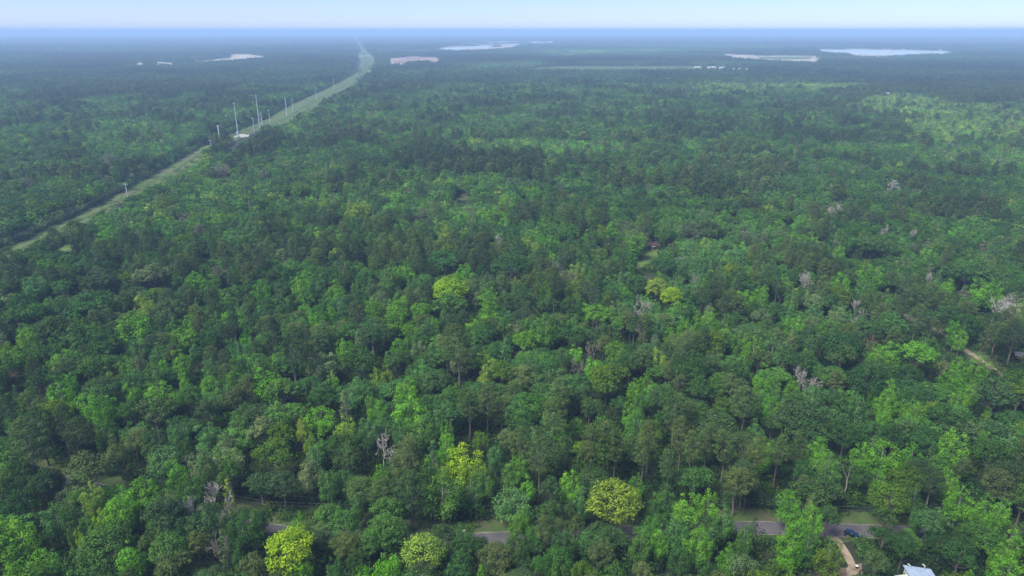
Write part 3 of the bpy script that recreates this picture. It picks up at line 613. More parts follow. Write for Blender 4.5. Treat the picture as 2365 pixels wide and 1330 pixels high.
# low growth leaning over the near side of the road
RL = resample(ROADL, 4.2); RL = RL[(RL[:, 1] < 265)]; RL = np.concatenate([RL, RL + rf.normal(0, .8, RL.shape)]); rd = np.gradient(RL, axis=0); rd /= np.linalg.norm(rd, axis=1)[:, None]
q_ = RL + np.c_[rd[:, 1], -rd[:, 0]] * np.where(np.arange(len(RL)) < len(RL) // 2, rf.uniform(4.8, 6.6, len(RL)), rf.uniform(8.5, 11.5, len(RL)))[:, None]; n_side = len(q_)
X, Y = np.r_[X, q_[:, 0]], np.r_[Y, q_[:, 1]]
kind, tk, zb = choose(X, Y, rf)
BW = {'pine': 9.2, 'oak': 11.5, 'broad': 10.0, 'slim': 5.2}
tk[(Y < 340) & ((tk == 'L') | (tk == 'Y'))] = 'B'; tk[(Y < 330) & (tk == 'N')] = 'G'
Wd = np.array([BW[k] for k in kind]) * rf.uniform(.62, 1.4, len(X)) * np.where(Y > 420, 1.12, 1); Hh = np.array([H0[k] for k in kind]) * (.70 + .30 * rf.uniform(.5, 1.35, len(X))) * np.where(Y > 500, .9, 1)
side = np.arange(len(X)) >= len(X) - n_side; kind[side & (kind == 'pine')] = 'oak'; tk[side & (tk == 'P')] = 'K'; tk[side & (tk == 'O')] = 'G'
Wd[side] = rf.uniform(5.5, 8.5, n_side); Hh[side] = rf.uniform(7.0, 10.5, n_side)
ok = np.ones(len(X), bool)
for i in range(len(hx)):
    dd = np.hypot(X - hx[i], Y - hy[i]); ok &= dd > np.where(side, .2, .36) * (hw[i] + Wd * .8)
for _ in range(2):                         # lower a tree that would stand wholly before a singled-out one
    px, pt, d = pix(X, Y, Hh); wp = Wd * F / d
    for i in range(len(hx)):
        q = (Y < hy[i]) & (Y > hy[i] - 60) & (np.abs(px - hpx[i]) < .42 * (hwp[i] + wp)) & (pt < hpt[i] + .62 * hwp[i]) & (pt > hpt[i] - 1.2 * hwp[i])
        q &= ~(side & (Hh < 7.6))
        if q.any(): Hh[q] *= .84
ok &= Hh > np.where(side, 4.5, 6.0)
ok &= allowed(X, Y, Hh, Wd)
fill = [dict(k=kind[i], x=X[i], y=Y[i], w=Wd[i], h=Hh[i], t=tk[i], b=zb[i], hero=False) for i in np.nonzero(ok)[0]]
print("heroes", nh, "fill", len(fill))

# which trees become objects of their own: the singled-out ones and, of each kind, the nearest in view, up to 300
KIND_NAME = {'pine': 'pine_tree', 'oak': 'oak_tree', 'broad': 'broadleaf_tree', 'slim': 'slender_tree'}
own = {k: [t for t in trees if t['k'] == k] for k in KEYS}
for t in fill:
    px, pt, d = pix(t['x'], t['y'], t['h'] * .8); t['d'] = d; t['in'] = (-10 < px < 2375) and (0 < pt < 1335)
cand = sorted([t for t in fill if t['in']], key=lambda t: t['d'] / t['w'])
LIMIT = {'pine': 290, 'oak': 290, 'broad': 298, 'slim': 100}
rest = [t for t in fill if not t['in']]
for t in cand:
    if len(own[t['k']]) < LIMIT[t['k']] and t['d'] < 620: own[t['k']].append(t)
    else: rest.append(t)
print({k: len(v) for k, v in own.items()}, "rest", len(rest))

LAND = [("the blue car", 1968, 1235), ("the round roadside tree", 1421, 1200), ("the crooked dead tree", 880, 1040), ("the yellow roadside tree", 665, 1275),
        ("the metal-roofed house", 2122, 1318), ("the red house", 1502, 573), ("the spreading bare tree", 2308, 700), ("the yellow dome tree", 1037, 680), ("the forked dead tree", 1487, 695),
        ("the silver bare tree", 1158, 565), ("the fan-shaped bare trees", 484, 1150), ("the crossarm pole", 293, 440), ("the sandy track", 2200, 790),
        ("the cream roadside tree", 978, 1290), ("the white-trunked yellow tree", 1075, 1060), ("the bare soil", 35, 855), ("the pale yellow crown", 335, 630),
        ("the brownish bare tree", 1370, 800), ("the tall steel poles", 555, 290), ("the bent dead tree", 1850, 860)]
SORTW = {'pine': 'pine', 'oak': 'domed oak', 'broad': 'broadleaf tree', 'slim': 'slender tree'}
ORD = ["closest", "second closest", "third closest", "fourth closest", "fifth closest", "sixth closest", "seventh closest", "eighth closest", "ninth closest", "tenth closest"]
def direction(dx, dy):
    s = "lake" if dx > 0 else "powerline"
    if abs(dy) < .45 * abs(dx): return "on the %s side of {}" % s
    w = "behind" if dy < 0 else "in front of"
    if abs(dx) < .45 * abs(dy): return w + " {}"
    return w + " {}, toward the %s" % s
groups = {}
for k in KEYS:
    for t in own[k]:
        px, py, d = pix(t['x'], t['y'], t['h'] * .8); t['px'], t['py'] = px, py
        dist = [math.hypot(px - a, py - b) for _, a, b in LAND]; i = int(np.argmin(dist))
        dr = direction(px - LAND[i][1], py - LAND[i][2]); groups.setdefault((i, dr, k, t['t']), []).append((dist[i], t))
def ordinal(n):
    if n < 10: return ORD[n]
    m = n + 1; return "%d%s closest" % (m, {1: 'st', 2: 'nd', 3: 'rd'}.get(m % 10 if m % 100 not in (11, 12, 13) else 0, 'th'))
for (i, dr, k, t), L in groups.items():
    L.sort(key=lambda q: q[0])
    for n, (_, tr) in enumerate(L):
        tr['label'] = "%s %s %s" % (ordinal(n) + " of the" if False else ordinal(n), COLW[t], SORTW[k]) + " " + dr.format(LAND[i][0])
rt = np.random.default_rng(77)
def tint_of(t):
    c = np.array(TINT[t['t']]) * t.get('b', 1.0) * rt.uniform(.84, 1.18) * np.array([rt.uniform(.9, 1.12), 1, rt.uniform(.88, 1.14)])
    return [float(min(.6, v)) for v in c]
def own_tree(t):
    k = t['k']; v = int(rt.integers(NVAR[k])) if not (k == 'oak' and t['t'] in 'YL') else 6 + int(rt.integers(2)); cm, tm = lod[k, 'parts'][v]
    r = thing(KIND_NAME[k], t['label'], "tree", (t['x'], t['y'], 0), rt.uniform(0, 6.28), {'pine': "pines of the near forest", 'oak': "oaks of the near forest", 'broad': "broadleaf trees of the near forest", 'slim': "slender trees of the near forest"}[k])
    sx = t['w'] / KIND[k][1]; r.scale = (sx * rt.uniform(.93, 1.07), sx * rt.uniform(.93, 1.07), t['h'] / KIND[k][0])
    c = obj("crown", cm, r); c['tint'] = tint_of(t); obj("trunk", tm, r)
for k in KEYS:
    for t in own[k]: own_tree(t)
seen_b = {}
for t in bares:
    kw = dict(BARE[t['sort']])
    if t['w'] > 14: kw.update(levels=6, twig=.05)
    me = bare_mesh(900 + len(seen_b), **kw); seen_b[len(seen_b)] = 1
    o = obj("bare_tree", me); tag(o, t['label'], "bare tree", "leafless trees in the forest")
    wm = max(abs(v.co.x) for v in me.vertices) * 2
    s = t['w'] / wm; hz = t['h'] / max(v.co.z for v in me.vertices)
    o.scale = (np.clip(s, hz * .5, hz * 1.7),) * 2 + (hz,); o.location = (t['x'], t['y'], 0); o.rotation_euler.z = rt.uniform(0, 6.28) if t['sort'] != 'snag' else 0.2

# ------------------------------------------------------------------ the rest of the forest: scattered copies of the same trees
def scatter(name, label, meshes, X, Y, rot, scl, tint, vi):
    coll = bpy.data.collections.new(name + "_source")
    for n_, me in enumerate(meshes):
        o = bpy.data.objects.new("source_%03d" % n_, me); coll.objects.link(o)
    n = len(X); me = bpy.data.meshes.new(name); me.vertices.add(n)
    me.vertices.foreach_set('co', np.c_[X, Y, np.zeros(n)].astype(np.float32).ravel())
    def at(nm, ty, key, a):
        q = me.attributes.new(nm, ty, 'POINT'); q.data.foreach_set(key, np.ascontiguousarray(a).ravel())
    at('vi', 'INT', 'value', np.asarray(vi, np.int32)); at('rot', 'FLOAT_VECTOR', 'vector', np.c_[np.zeros(n), np.zeros(n), rot].astype(np.float32))
    at('scl', 'FLOAT_VECTOR', 'vector', np.asarray(scl, np.float32)); at('tint', 'FLOAT_COLOR', 'color', np.c_[np.asarray(tint), np.ones(n)].astype(np.float32))
    o = obj(name, me); o['kind'] = 'stuff'; o['label'] = label
    ng = bpy.data.node_groups.new(name + "_nodes", 'GeometryNodeTree')
    ng.interface.new_socket('Geometry', in_out='INPUT', socket_type='NodeSocketGeometry'); ng.interface.new_socket('Geometry', in_out='OUTPUT', socket_type='NodeSocketGeometry')
    gi = ng.nodes.new('NodeGroupInput'); go = ng.nodes.new('NodeGroupOutput'); ip = ng.nodes.new('GeometryNodeInstanceOnPoints'); ci = ng.nodes.new('GeometryNodeCollectionInfo')
    ci.inputs['Collection'].default_value = coll; ci.inputs['Separate Children'].default_value = True; ci.inputs['Reset Children'].default_value = True
    ip.inputs['Pick Instance'].default_value = True
    def na(nm, ty):
        q = ng.nodes.new('GeometryNodeInputNamedAttribute'); q.data_type = ty; q.inputs['Name'].default_value = nm; return q.outputs['Attribute']
    ng.links.new(gi.outputs[0], ip.inputs['Points']); ng.links.new(ci.outputs[0], ip.inputs['Instance'])
    ng.links.new(na('vi', 'INT'), ip.inputs['Instance Index']); ng.links.new(na('rot', 'FLOAT_VECTOR'), ip.inputs['Rotation']); ng.links.new(na('scl', 'FLOAT_VECTOR'), ip.inputs['Scale'])
    ng.links.new(ip.outputs[0], go.inputs[0])
    md = o.modifiers.new("scatter", 'NODES'); md.node_group = ng
    return o
LAB = {'pine': "dark pines of the forest beyond the near ones", 'oak': "domed oaks of the forest beyond the near ones", 'broad': "broadleaf trees of the forest beyond the near ones", 'slim': "slender young trees of the forest beyond the near ones"}
for k in KEYS:
    L = [t for t in rest if t['k'] == k]; n = len(L)
    Xr = np.array([t['x'] for t in L]); Yr = np.array([t['y'] for t in L]); d = np.hypot(Xr, Yr)
    lv = np.where(d < 560, 0, np.where(d < 1150, 1, 2)); nv = NVAR[k]
    vi = lv * nv + rt.integers(0, nv, n)
    sx = np.array([t['w'] for t in L]) / KIND[k][1]; sz = np.array([t['h'] for t in L]) / KIND[k][0]
    scatter({'pine': 'pine_forest', 'oak': 'oak_forest', 'broad': 'broadleaf_forest', 'slim': 'slender_forest'}[k], LAB[k], lod[k, 0] + lod[k, 1] + lod[k, 2], Xr, Yr, rt.uniform(0, 6.28, n), np.c_[sx, sx, sz], [tint_of(t) for t in L], vi)

# stands of several trees, then wider stretches of canopy, for the far woods
def stand_mesh(seed, n, size, leaf, dens, pines=.4):
    r = np.random.default_rng(seed); V = []; Fs = []; LR = []; o = 0
    for q in range(n):
        cx, cy_ = r.uniform(-size / 2, size / 2, 2); hgt = r.uniform(12, 20); rad = r.uniform(3.6, 5.8)
        if r.random() < pines: hgt = r.uniform(18, 24); rad = r.uniform(3.2, 4.5)
        nb = 7; cs = np.c_[r.normal(0, rad * .42, nb) + cx, r.normal(0, rad * .42, nb) + cy_, hgt - rad * .75 + r.normal(0, rad * .3, nb)]
        v, f, lr = leaves(cs, np.full(nb, rad * .55), .85, dens, leaf, r, axis=(cx, cy_))
        V.append(v); Fs.append(f + o); o += len(v); LR.append(np.clip(r.uniform(.1, .9) + (lr - .5) * .3, 0, 1))
    return mesh_np("stand_mesh", np.concatenate(V), [(np.concatenate(Fs), 0)], [M_LEAF], np.concatenate(LR))
stands = [stand_mesh(200 + i, 8, 20, 2.0, 3.4, .2) for i in range(6)]
wide = [stand_mesh(300 + i, 40, 56, 3.6, 2.6, .25) for i in range(4)]
def far_ring(y0, y1, s, seed, meshes, name, label, w, hmax, bright=(.75, 1.3)):
    r = np.random.default_rng(seed); X, Y = grid(y0, y1, s, seed, 1.08)
    k, t, m = choose(X, Y, r); ok = allowed(X, Y, np.full(len(X), hmax * .85), np.full(len(X), w), 5)
    X, Y, k, t, m = X[ok], Y[ok], k[ok], t[ok], m[ok]
    big = .55 + .9 * vnoise(X, Y * .6, y1 * .04, 9)
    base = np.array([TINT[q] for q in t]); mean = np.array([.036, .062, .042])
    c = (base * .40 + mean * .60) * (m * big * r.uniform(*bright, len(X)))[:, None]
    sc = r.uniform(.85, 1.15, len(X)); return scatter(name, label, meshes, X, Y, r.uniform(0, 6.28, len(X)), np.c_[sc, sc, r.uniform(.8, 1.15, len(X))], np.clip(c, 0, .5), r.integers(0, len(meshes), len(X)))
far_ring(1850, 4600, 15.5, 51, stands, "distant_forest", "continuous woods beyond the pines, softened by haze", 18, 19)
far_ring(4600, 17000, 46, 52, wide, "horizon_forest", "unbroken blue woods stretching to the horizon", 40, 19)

# ------------------------------------------------------------------ undergrowth, corridor scrub
def bush_mesh(seed, leaf=.55):
    r = np.random.default_rng(seed); n = 9; cs = np.c_[r.normal(0, 1.3, n), r.normal(0, 1.3, n), r.uniform(.7, 2.2, n)]
    v, f, lr = leaves(cs, r.uniform(.8, 1.4, n), .8, 4.2, leaf, r)
    v[:, 2] = np.maximum(v[:, 2], .02); return mesh_np("bush_mesh", v, [(f, 0)], [M_LEAF], lr)
bushes = [bush_mesh(400 + i) for i in range(5)]
r = np.random.default_rng(61); X, Y = grid(90, 560, 3.6, 62, 1.1)
hb = r.uniform(.6, 1.7, len(X)); ok = allowed(X, Y, hb * 2.6, np.full(len(X), 3.0), 3) & (seg_dist(X, Y, ROADL) > np.where(Y < np.interp(X, [p[0] for p in ROADL], [p[1] for p in ROADL]), 4.3, 6.2)) & (r.random(len(X)) < .85)
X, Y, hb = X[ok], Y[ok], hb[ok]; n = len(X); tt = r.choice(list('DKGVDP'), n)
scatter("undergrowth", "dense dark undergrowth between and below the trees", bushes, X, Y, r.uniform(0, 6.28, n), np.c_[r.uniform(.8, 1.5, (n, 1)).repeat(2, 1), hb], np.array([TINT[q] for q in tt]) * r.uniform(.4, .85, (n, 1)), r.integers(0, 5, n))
for n_, (bx, by, bs) in enumerate([(1992, 1262, .9), (2006, 1272, 1.1), (1990, 1278, .8), (2018, 1262, 1.0), (2020, 1284, 1.2), (2002, 1288, 1.0), (2034, 1274, 1.1), (1912, 1262, .9), (1906, 1278, 1.1)]):
    east = bx > 1950; q = obj("shrub", bushes[n_ % 5]); q.location = G(bx, by); q.scale = (bs, bs, bs * .9); q.rotation_euler.z = n_ * 1.3; q['tint'] = [.055, .12, .026] if n_ % 2 else [.05, .10, .03]
    tag(q, "low green shrub in the corner between driveway, road and pale house" if east else "low green shrub along the driveway edge away from the pale house", "shrub", "shrubs between driveway and house" if east else "shrubs along the driveway")
def cor_x(y, f):
    l = np.interp(y, [p[1] for p in COR_L], [p[0] for p in COR_L]); q = np.interp(y, [p[1] for p in COR_R], [p[0] for p in COR_R]); return l + (q - l) * f
n = 900; Y = r.uniform(440, 1500, n); fr = np.where(r.random(n) < .72, r.uniform(.55, 1.0, n), r.uniform(0, 1, n)); X = cor_x(Y, fr)
keep = (Y < 760) | (r.random(n) < .25); X, Y = X[keep], Y[keep]
ye = r.uniform(330, 2600, 1500); X = np.r_[X, cor_x(ye, 0) + r.normal(-1, 1.6, 1500)]; Y = np.r_[Y, ye]; n = len(X); edge = np.arange(n) >= n - 1500
tt = r.choice(list('GVSGKT'), n); s = np.where(edge, r.uniform(1.2, 2.3, n), r.uniform(.5, 1.25, n))
scatter("corridor_scrub", "low shrubs growing on the grass of the power line corridor", bushes, X, Y, r.uniform(0, 6.28, n), np.c_[s, s, s * np.where(edge, r.uniform(.8, 1.6, n), r.uniform(.4, 1.0, n))], np.array([TINT[q] for q in tt]) * r.uniform(.9, 1.3, (n, 1)), r.integers(0, 5, n))

# ------------------------------------------------------------------ power line: steel poles, wires
def height_at(base, ytop):
    lo, hi = 0.0, 90.0
    for _ in range(40):
        m = (lo + hi) / 2
        if pix(base[0], base[1], m)[1] > ytop: lo = m
        else: hi = m
    return (lo + hi) / 2
tops = {}
def steel_pole(key, xb, yb, yt, label, r0=.55, arms=0, group="poles of the power line corridor", m=M_STEEL, name="steel_pole"):
    g = G(xb, yb); h = height_at(g, yt); o = thing(name, label, "power pole", g, R(-14), group)
    tubes_obj("shaft", [tube_np([(0, 0, 0), (0, 0, h * .5), (0, 0, h)], [r0 * 1.25, r0, r0 * .75], 10)], m, o)
    for k in range(arms):
        bm = bmesh.new(); z = h - .6 - k * 3.2
        box(bm, (0, 0, z), (4.2, .28, .3), bev=.05)
        for sx in (-1.9, 1.9): box(bm, (sx, 0, z - .55), (.16, .16, 1.0))
        bm_obj("crossarm", bm, m, o)
    tops[key] = (g[0], g[1], h); return o
steel_pole('A', 297.5, 466, 423.5, "silver pole with a crossarm on its top, nearest in the corridor", .42, 1)
steel_pole('B', 512, 350, 289, "thick pale steel pole rising behind dark trees at the corridor bend", .95, 1)
steel_pole('C', 489.5, 352, 323, "short slim pole beside the thick pale one", .42, 1)
steel_pole('D', 551, 316, 237, "tall slim steel pole rising from the white gravel pad", .62, 1)
steel_pole('E', 525, 290, 264, "thin grey pole standing in trees behind the gravel pad pole", .4, 0)
steel_pole('F', 588, 308, 272, "medium grey pole between the gravel pad and the tallest pole", .42, 1)
steel_pole('G', 601, 301, 218, "tallest steel pole, braced to a shorter one beside it", .62, 1)
o = steel_pole('G2', 607, 295, 258, "shorter steel pole tied to the tallest one by cross braces", .5, 0)
dx, dy = tops['G'][0] - tops['G2'][0], tops['G'][1] - tops['G2'][1]; ca, sa = math.cos(R(14)), math.sin(R(14)); lx, ly = dx * ca - dy * sa, dx * sa + dy * ca
hg = tops['G2'][2]
for z in (.35, .6, .88): tubes_obj("cross_brace", [tube_np([(0, 0, hg * z), (lx, ly, hg * z + .4)], [.22, .22], 6), tube_np([(0, 0, hg * (z - .14)), (lx, ly, hg * z)], [.15, .15], 6)], M_STEEL, o)
steel_pole('H', 663, 268, 225, "bright tall steel pole near the woods on the corridor grass", .66, 1)
steel_pole('I', 624.5, 289, 253, "slim pole on the corridor grass in front of the bright tall one", .38, 1)
steel_pole('J', 677, 258, 227, "slim pole on the corridor grass just past the bright tall one", .38, 1)
steel_pole('K', 731, 230, 201, "faint pole midway up the corridor", .4, 1)
steel_pole('L', 772, 206, 182, "faint pole where the corridor narrows", .45, 1)
steel_pole('M', 804, 175.5, 163, "small faint pole just before the corridor bend", .5, 1)
steel_pole('W', 60, 294, 268, "pole alone in the woods near the edge of view beyond the corridor", .42, 0, "poles in the woods beyond the corridor")
steel_pole('V', 289, 300, 277, "pole alone in the woods beyond the corridor, nearer the gravel pad", .42, 0, "poles in the woods beyond the corridor")
for n_, (x, yb, yt) in enumerate([(839, 157, 141), (845, 154, 136), (840, 137, 123), (843, 133, 121), (851, 150, 137)]):
    steel_pole('f%d' % n_, x, yb, yt, ["dark wooden pole far up the corridor, nearest of the far row", "tall dark wooden pole in the middle of the far row", "dark pole just this side of the cross path", "dark pole standing on the cross path", "dark wooden pole near the edge of the far corridor woods"][n_], .45, 1, "wooden poles far up the corridor", M_WOODP, "wooden_pole")
def wire(a, b, sag, label, r=.055, name="power_wire", group="wires of the power line"):
    t = np.linspace(0, 1, 17); p = np.outer(1 - t, a) + np.outer(t, b); p[:, 2] -= sag * 4 * t * (1 - t)
    o = tubes_obj(name, [tube_np(p, np.full(17, r), 5)], M_WIRE); tag(o, label, "wire", group)
A, B_, Cc = tops['A'], tops['B'], tops['C']
for k, (ox, w) in enumerate(((-1.9, "outer"), (0, "middle"), (1.9, "inner"))):
    wire((A[0] + ox, A[1], A[2] - .9), (Cc[0] + ox, Cc[1], Cc[2] - .9), 5, "%s wire from the crossarm pole to the short slim pole" % w)
    wire((A[0] + ox, A[1], A[2] - .9), (-330 + ox * 1.2, 300, 17), 5, "%s wire from the crossarm pole down over the corridor pines" % w)
for k, ox in enumerate((-1.5, 1.5)):
    w = ("outer", "inner")[k]
    wire((B_[0] + ox, B_[1], B_[2] - .9), (tops['D'][0] + ox, tops['D'][1], tops['D'][2] - .9), 5, "%s wire from the thick pale pole to the gravel pad pole" % w, .07)
    wire((tops['D'][0] + ox, tops['D'][1], tops['D'][2] - .9), (tops['G'][0] + ox, tops['G'][1], tops['G'][2] - .9), 4, "%s wire from the gravel pad pole to the tallest pole" % w, .07)
    wire((tops['G'][0] + ox, tops['G'][1], tops['G'][2] - .9), (tops['H'][0] + ox, tops['H'][1], tops['H'][2] - .9), 4, "%s wire from the tallest pole to the bright tall pole" % w, .07)
# road-side line
def utility_pole(key, xb, yb, yt, label):
    g = G(xb, yb); h = height_at(g, yt); o = thing("utility_pole", label, "utility pole", g, R(10), "utility poles along the road")
    tubes_obj("post", [tube_np([(0, 0, 0), (.15, 0, h)], [.16, .11], 8)], M_WOODP, o)
    bm = bmesh.new(); box(bm, (.1, 0, h - .5), (.12, 1.6, .14)); bm_obj("crossarm", bm, M_WOODP, o); tops[key] = (g[0], g[1], h - .4)
utility_pole('r1', 622, 1196, 1158, "dark wooden utility pole behind the road near the yellow tree")
utility_pole('r2', 1715, 1190, 1150, "dark wooden utility pole behind the road verge")
utility_pole('r3', 2260, 1205, 1164, "dark wooden utility pole behind the road past the house")
utility_pole('r0', 170, 1075, 1030, "dark wooden utility pole in a gap by the road bend")
for a, b, lb in (('r0', 'r1', "from the road bend to the pole near the yellow tree"), ('r1', 'r2', "along the road behind the pale round tree"), ('r2', 'r3', "along the road behind the blue car")):
    for w, q in (("upper", .35), ("lower", -.9)):
        wire((tops[a][0], tops[a][1], tops[a][2] + q), (tops[b][0], tops[b][1], tops[b][2] + q), 2.2, "%s wire %s" % (w, lb), .02, group="wires along the road")
# two dark slender trees standing on the corridor
for x, w_, lb in ((828.5, 6.5, "dark columnar tree standing alone on the far corridor, wider of two"), (833.5, 4.5, "dark columnar tree standing alone on the far corridor, slimmer of two")):
    g = G(x, 171.5); h = height_at(g, 152); rr_ = thing("slender_tree", lb, "tree", g, 0, "dark columnar trees on the corridor"); rr_.scale = (w_ * 1.5 / 5, w_ * 1.5 / 5, h / 16)
    c = obj("crown", lod['slim', 'parts'][0][0], rr_); c['tint'] = [.03, .05, .03]; obj("trunk", lod['slim', 'parts'][0][1], rr_)
# equipment on the gravel pad
g = G(549, 309); o = thing("transformer", "white equipment cabinet on the gravel pad under the tall slim pole", "transformer", g, R(10))
bm = bmesh.new(); box(bm, (0, 0, 1.6), (3.8, 2.6, 2.6), bev=.15); bm_obj("tank", bm, M_STEEL, o)
bm = bmesh.new()
for k in range(4): box(bm, (-1.35 + k * .9, -1.5, 1.5), (.3, .5, 1.8))
bm_obj("radiator", bm, M_STEEL, o)
for sx in (-1.2, 0, 1.2): tubes_obj("bushing", [tube_np([(sx, 0, 2.88), (sx, 0, 4.4)], [.3, .16], 8)], M_STEEL, o)

# ------------------------------------------------------------------ buildings
def house(name, label, cat, loc, rz, L, W, Hw, Hr, mw, mr, windows=(), group=None, over=.5, door=True):
    """gabled house: ridge along local x, front wall on -y"""
    o = thing(name, label, cat, loc, rz, group)
    bm = bmesh.new(); prism(bm, [(-W / 2, 0), (W / 2, 0), (W / 2, Hw), (0, Hw + Hr), (-W / 2, Hw)], -L / 2, L / 2, 'x'); bm_obj("wall", bm, mw, o)
    bm = bmesh.new(); s = Hr / (W / 2); e = W / 2 + over; t = .16
    prism(bm, [(-e, Hw - s * over + .02), (0, Hw + Hr + .02), (e, Hw - s * over + .02), (e, Hw - s * over + t), (0, Hw + Hr + t), (-e, Hw - s * over + t)], -L / 2 - over, L / 2 + over, 'x'); bm_obj("roof", bm, mr, o)
    for wx in windows:
        bm = bmesh.new(); box(bm, (wx, -W / 2 - .03, Hw * .55), (1.3, .10, 1.2), bev=.02); w = bm_obj("window", bm, M_WHITE, o)
        bm = bmesh.new(); box(bm, (wx, -W / 2 - .075, Hw * .55), (1.1, .06, 1.0)); bm_obj("pane", bm, M_GLASS, w)
    if door:
        bm = bmesh.new(); box(bm, (L * .08, -W / 2 - .03, 1.05), (.95, .1, 2.1), bev=.02); bm_obj("door", bm, M_WHITE, o)
    return o
# red house on the lawn
g = G(1501, 577); o = house("red_house", "long dark red house with maroon roof behind the lawn", "house", (g[0], g[1] + 4.5, 0), R(12), 11.5, 7.5, 2.7, 1.5, M_REDW, M_REDR, (-3.6, -1.7, 3.4))
bm = bmesh.new(); box(bm, (-1.6, .8, 4.4), (.6, .6, 1.3), bev=.03); bm_obj("chimney", bm, M_WHITE, o)
bm = bmesh.new(); box(bm, (.9, -4.7, .15), (2.4, 1.7, .3)); 
for sx in (-.2, 2.0): box(bm, (sx, -5.4, 1.2), (.14, .14, 2.1))
box(bm, (.9, -4.75, 2.32), (2.9, 2.0, .14)); bm_obj("porch", bm, M_PORCH, o)
g = G(1523, 583); o = thing("garden_bench", "white bench on the grass beside the red house", "bench", g, R(10))
bm = bmesh.new(); box(bm, (0, 0, .45), (1.7, .5, .08), bev=.01); bm_obj("seat", bm, M_WHITE, o)
bm = bmesh.new(); box(bm, (0, .24, .8), (1.7, .07, .5), bev=.01); bm_obj("backrest", bm, M_WHITE, o)
for sx in (-.75, .75):
    for sy in (-.2, .2):
        bm = bmesh.new(); box(bm, (sx, sy, .2), (.07, .07, .4)); bm_obj("leg", bm, M_WHITE, o)
g = G(1572, 622); house("grey_house", "grey-roofed house mostly hidden by a dark domed oak", "house", (g[0] - 1, g[1] + 5, 0), R(62), 11, 8, 2.9, 2.3, M_WALL, M_GREYR, (-3, 2.5))
# metal-roofed house at the near edge
g = [float(q) for q in P(2117, 1309, 4.0)]
o = thing("metal_roofed_house", "small pale house under a blue-grey metal roof at the near edge of view", "house", (g[0] - .4, g[1] - 5.8, 0), R(-4))
bm = bmesh.new(); prism(bm, [(-3.3, 0), (3.3, 0), (3.3, 3.4), (-3.3, 4.3)], -5.4, 5.4, 'y'); bm_obj("wall", bm, M_WALL, o)
bm = bmesh.new(); prism(bm, [(-3.75, 4.36), (3.75, 3.36), (3.75, 3.5), (-3.75, 4.5)], -5.8, 5.8, 'y')
for k in range(16):
    x = -3.6 + k * .48; box(bm, (x, 0, 4.5 - (x + 3.75) * .1333 + .035), (.06, 11.6, .07), (0, math.atan(.1333), 0))
bm_obj("roof", bm, M_ROOFM, o)
bm = bmesh.new(); prism(bm, [(-6.6, 2.5), (-3.32, 3.25), (-3.32, 3.37), (-6.6, 2.62)], -4.6, 3.6, 'y'); bm_obj("porch_roof", bm, M_PORCH, o)
for py_ in (-4.3, -.5, 3.3):
    bm = bmesh.new(); box(bm, (-6.35, py_, 1.25), (.14, .14, 2.5)); bm_obj("porch_post", bm, M_WALL, o)
for wy in (4.5, -2):
    bm = bmesh.new(); box(bm, (-3.34, wy, 2.0), (.1, 1.2, 1.2), bev=.02); w = bm_obj("window", bm, M_REDW, o)
    bm = bmesh.new(); box(bm, (-3.385, wy, 2.0), (.06, 1.0, 1.0)); bm_obj("pane", bm, M_GLASS, w)
for vx, vy, vh, ln in ((-2.1, 5.2, .7, 0), (1.7, 5.2, .8, 0)):
    tubes_obj("vent_pipe", [tube_np([(vx, vy, 3.9), (vx + .05, vy, 4.2 + vh)], [.11, .11], 8), tube_np([(vx, vy, 4.15 + vh), (vx - .5, vy + .5, 4.35 + vh)], [.13, .13], 8)], M_WALL, o)
# open shed by the track
g = G(2358, 835); o = thing("open_shed", "grey-roofed open shed at the edge of view beside the sandy track", "shed", (g[0] + 1.5, g[1] + 2, 0), R(-20))
bm = bmesh.new(); prism(bm, [(-2.8, 2.5), (0, 3.5), (2.8, 2.5), (2.8, 2.64), (0, 3.64), (-2.8, 2.64)], -3.6, 3.6, 'x'); bm_obj("roof", bm, M_GREYR, o)
for sx in (-3.2, 0, 3.2):
    for sy in (-2.4, 2.4):
        bm = bmesh.new(); box(bm, (sx, sy, 1.3), (.16, .16, 2.6)); bm_obj("post", bm, M_WOODP, o)
bm = bmesh.new(); box(bm, (0, 2.3, 1.0), (6.2, .08, 2.0)); bm_obj("back_panel", bm, M_REDW, o)
# far houses and sheds
for x, y, L, lb in FARH:
    g = G(x, y); hh_ = 8 if g[1] > 3500 else (6.5 if g[1] > 2000 else 3.2)
    house("far_house", lb, "house", g, rt.uniform(-.2, .2), L, max(8, L * .4), hh_, hh_ * .4, M_WALL, M_PORCH if rt.random() < .8 else M_GREYR, (), "houses far across the woods", .4, False)

# ------------------------------------------------------------------ the blue car and small things by the road
g = G(1967, 1238); car = thing("parked_car", "dark blue four-wheel-drive car parked at the mouth of the driveway", "car", (g[0], g[1], .02), R(-22))
bm = bmesh.new(); prism(bm, [(-1.95, .48), (-1.98, .75), (-1.92, 1.02), (.55, 1.05), (1.72, .98), (1.95, .86), (2.0, .5)], -.84, .84)
bmesh.ops.bevel(bm, geom=[e for e in bm.edges], offset=.07, segments=2, affect='EDGES'); bm_obj("body", bm, M_BLUE, car)
bm = bmesh.new(); prism(bm, [(-1.85, 1.0), (-1.74, 1.62), (-1.6, 1.72), (.1, 1.74), (.22, 1.68), (.62, 1.02)], -.74, .74)
bmesh.ops.bevel(bm, geom=[e for e in bm.edges], offset=.06, segments=2, affect='EDGES'); bm_obj("cabin", bm, M_BLUE, car)
bm = bmesh.new(); box(bm, (.45, 0, 1.38), (.03, 1.26, .56), (0, R(-31), 0)); bm_obj("windscreen", bm, M_GLASS, car)
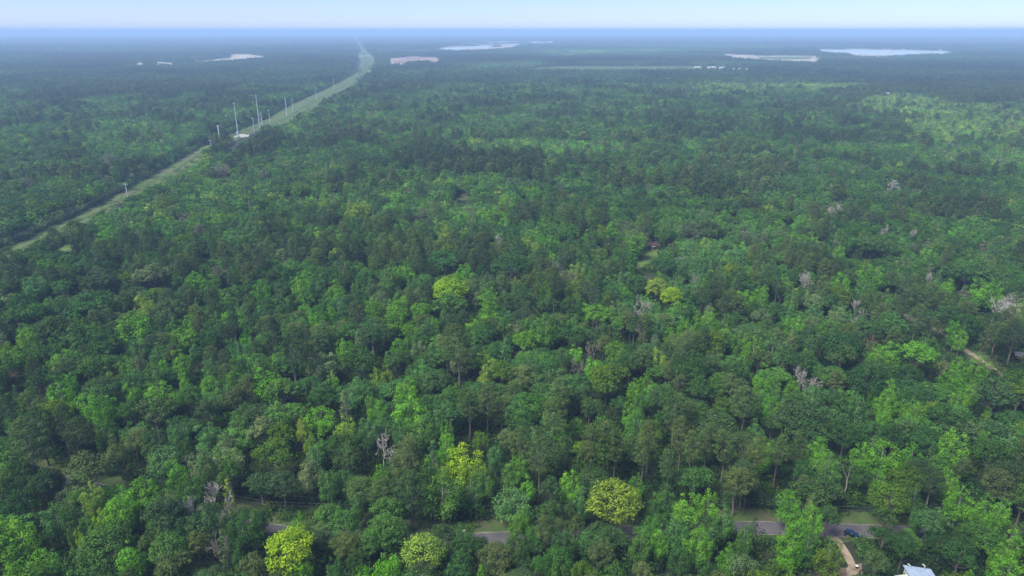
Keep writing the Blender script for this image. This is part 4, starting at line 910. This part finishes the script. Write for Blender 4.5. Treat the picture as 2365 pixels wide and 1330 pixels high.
for sy in (-1, 1):
    bm = bmesh.new(); box(bm, (-.25, sy * .745, 1.4), (.95, .03, .42), bev=.01); bm_obj("side_window", bm, M_GLASS, car)
    bm = bmesh.new(); box(bm, (-1.3, sy * .745, 1.4), (.7, .03, .40), bev=.01); bm_obj("side_window", bm, M_GLASS, car)
    bm = bmesh.new(); box(bm, (1.98, sy * .58, .78), (.06, .26, .2), bev=.02); bm_obj("headlight", bm, M_WHITE, car)
    bm = bmesh.new(); box(bm, (.45, sy * .95, 1.1), (.12, .2, .16), bev=.02); bm_obj("wing_mirror", bm, M_BLACK, car)
    for wx in (-1.2, 1.25):
        w = tubes_obj("wheel", [tube_np([(wx, sy * .66, .38), (wx, sy * .70, .38), (wx, sy * .86, .38), (wx, sy * .90, .38)], [.3, .38, .38, .3], 18)], M_TYRE, car)
        tubes_obj("rim", [tube_np([(wx, sy * .875, .38), (wx, sy * .905, .38), (wx, sy * .91, .38)], [.23, .22, .02], 14)], M_RIM, w)
bm = bmesh.new(); box(bm, (2.02, 0, .52), (.16, 1.6, .2), bev=.04); bm_obj("bumper", bm, M_BLACK, car)
bm = bmesh.new(); box(bm, (-2.0, 0, .52), (.14, 1.6, .2), bev=.04); bm_obj("bumper", bm, M_BLACK, car)
tubes_obj("spare_wheel", [tube_np([(-1.96, 0, 1.1), (-2.0, 0, 1.1), (-2.16, 0, 1.1), (-2.2, 0, 1.1)], [.28, .36, .36, .28], 18)], M_TYRE, car)
g = G(1978, 1312); o = thing("trash_can", "small black bin with a white lid on the driveway", "bin", g)
tubes_obj("bin", [tube_np([(0, 0, 0), (0, 0, .05), (0, 0, .85)], [.27, .29, .34], 14)], M_BLACK, o)
tubes_obj("lid", [tube_np([(0, 0, .85), (0, 0, .92), (0, 0, .99)], [.37, .35, .05], 14)], M_WHITE, o)
g = G(1072, 1232); o = thing("roadside_sign", "small white tilted sign on the verge of the road", "sign", g, R(15))
tubes_obj("post", [tube_np([(0, 0, 0), (.25, 0, 1.4)], [.05, .05], 6)], M_WOODP, o)
bm = bmesh.new(); box(bm, (.2, -.08, 1.15), (.8, .05, .55), (0, R(-20), 0), bev=.01); bm_obj("panel", bm, M_WHITE, o)
def rock(label, x, y, s, seed):
    rr_ = np.random.default_rng(seed); bm = bmesh.new(); bmesh.ops.create_icosphere(bm, subdivisions=2, radius=1)
    for v in bm.verts: v.co *= 1 + rr_.normal(0, .09); v.co.z = max(v.co.z * .7, -.3)
    g = G(x, y); o = bm_obj("boulder", bm, M_ROCK, None); o.location = (g[0], g[1], s * .25); o.scale = (s, s * .8, s); tag(o, label, "rock", "pale rocks in the dirt yard")
rock("larger pale rock lying in the leaf littered yard", 1894, 1326, .5, 1); rock("smaller pale rock near the driveway end of the yard", 1937, 1325, .32, 2)

# ------------------------------------------------------------------ haze
bm = bmesh.new(); box(bm, (0, 29000, 82.0), (90000, 64000, 166.0))
mh, th_ = mat("haze_air"); pv = N(th_, "ShaderNodeVolumePrincipled"); pv.inputs['Density'].default_value = HAZE_DENS; pv.inputs['Color'].default_value = (*HAZE_COL, 1); pv.inputs['Density Attribute'].default_value = ""
ho = N(th_, "ShaderNodeOutputMaterial"); th_.links.new(pv.outputs[0], ho.inputs['Volume'])
hz = bm_obj("haze", bm, mh); hz['kind'] = 'stuff'; hz['label'] = "thin blue summer haze filling the air over the forest"
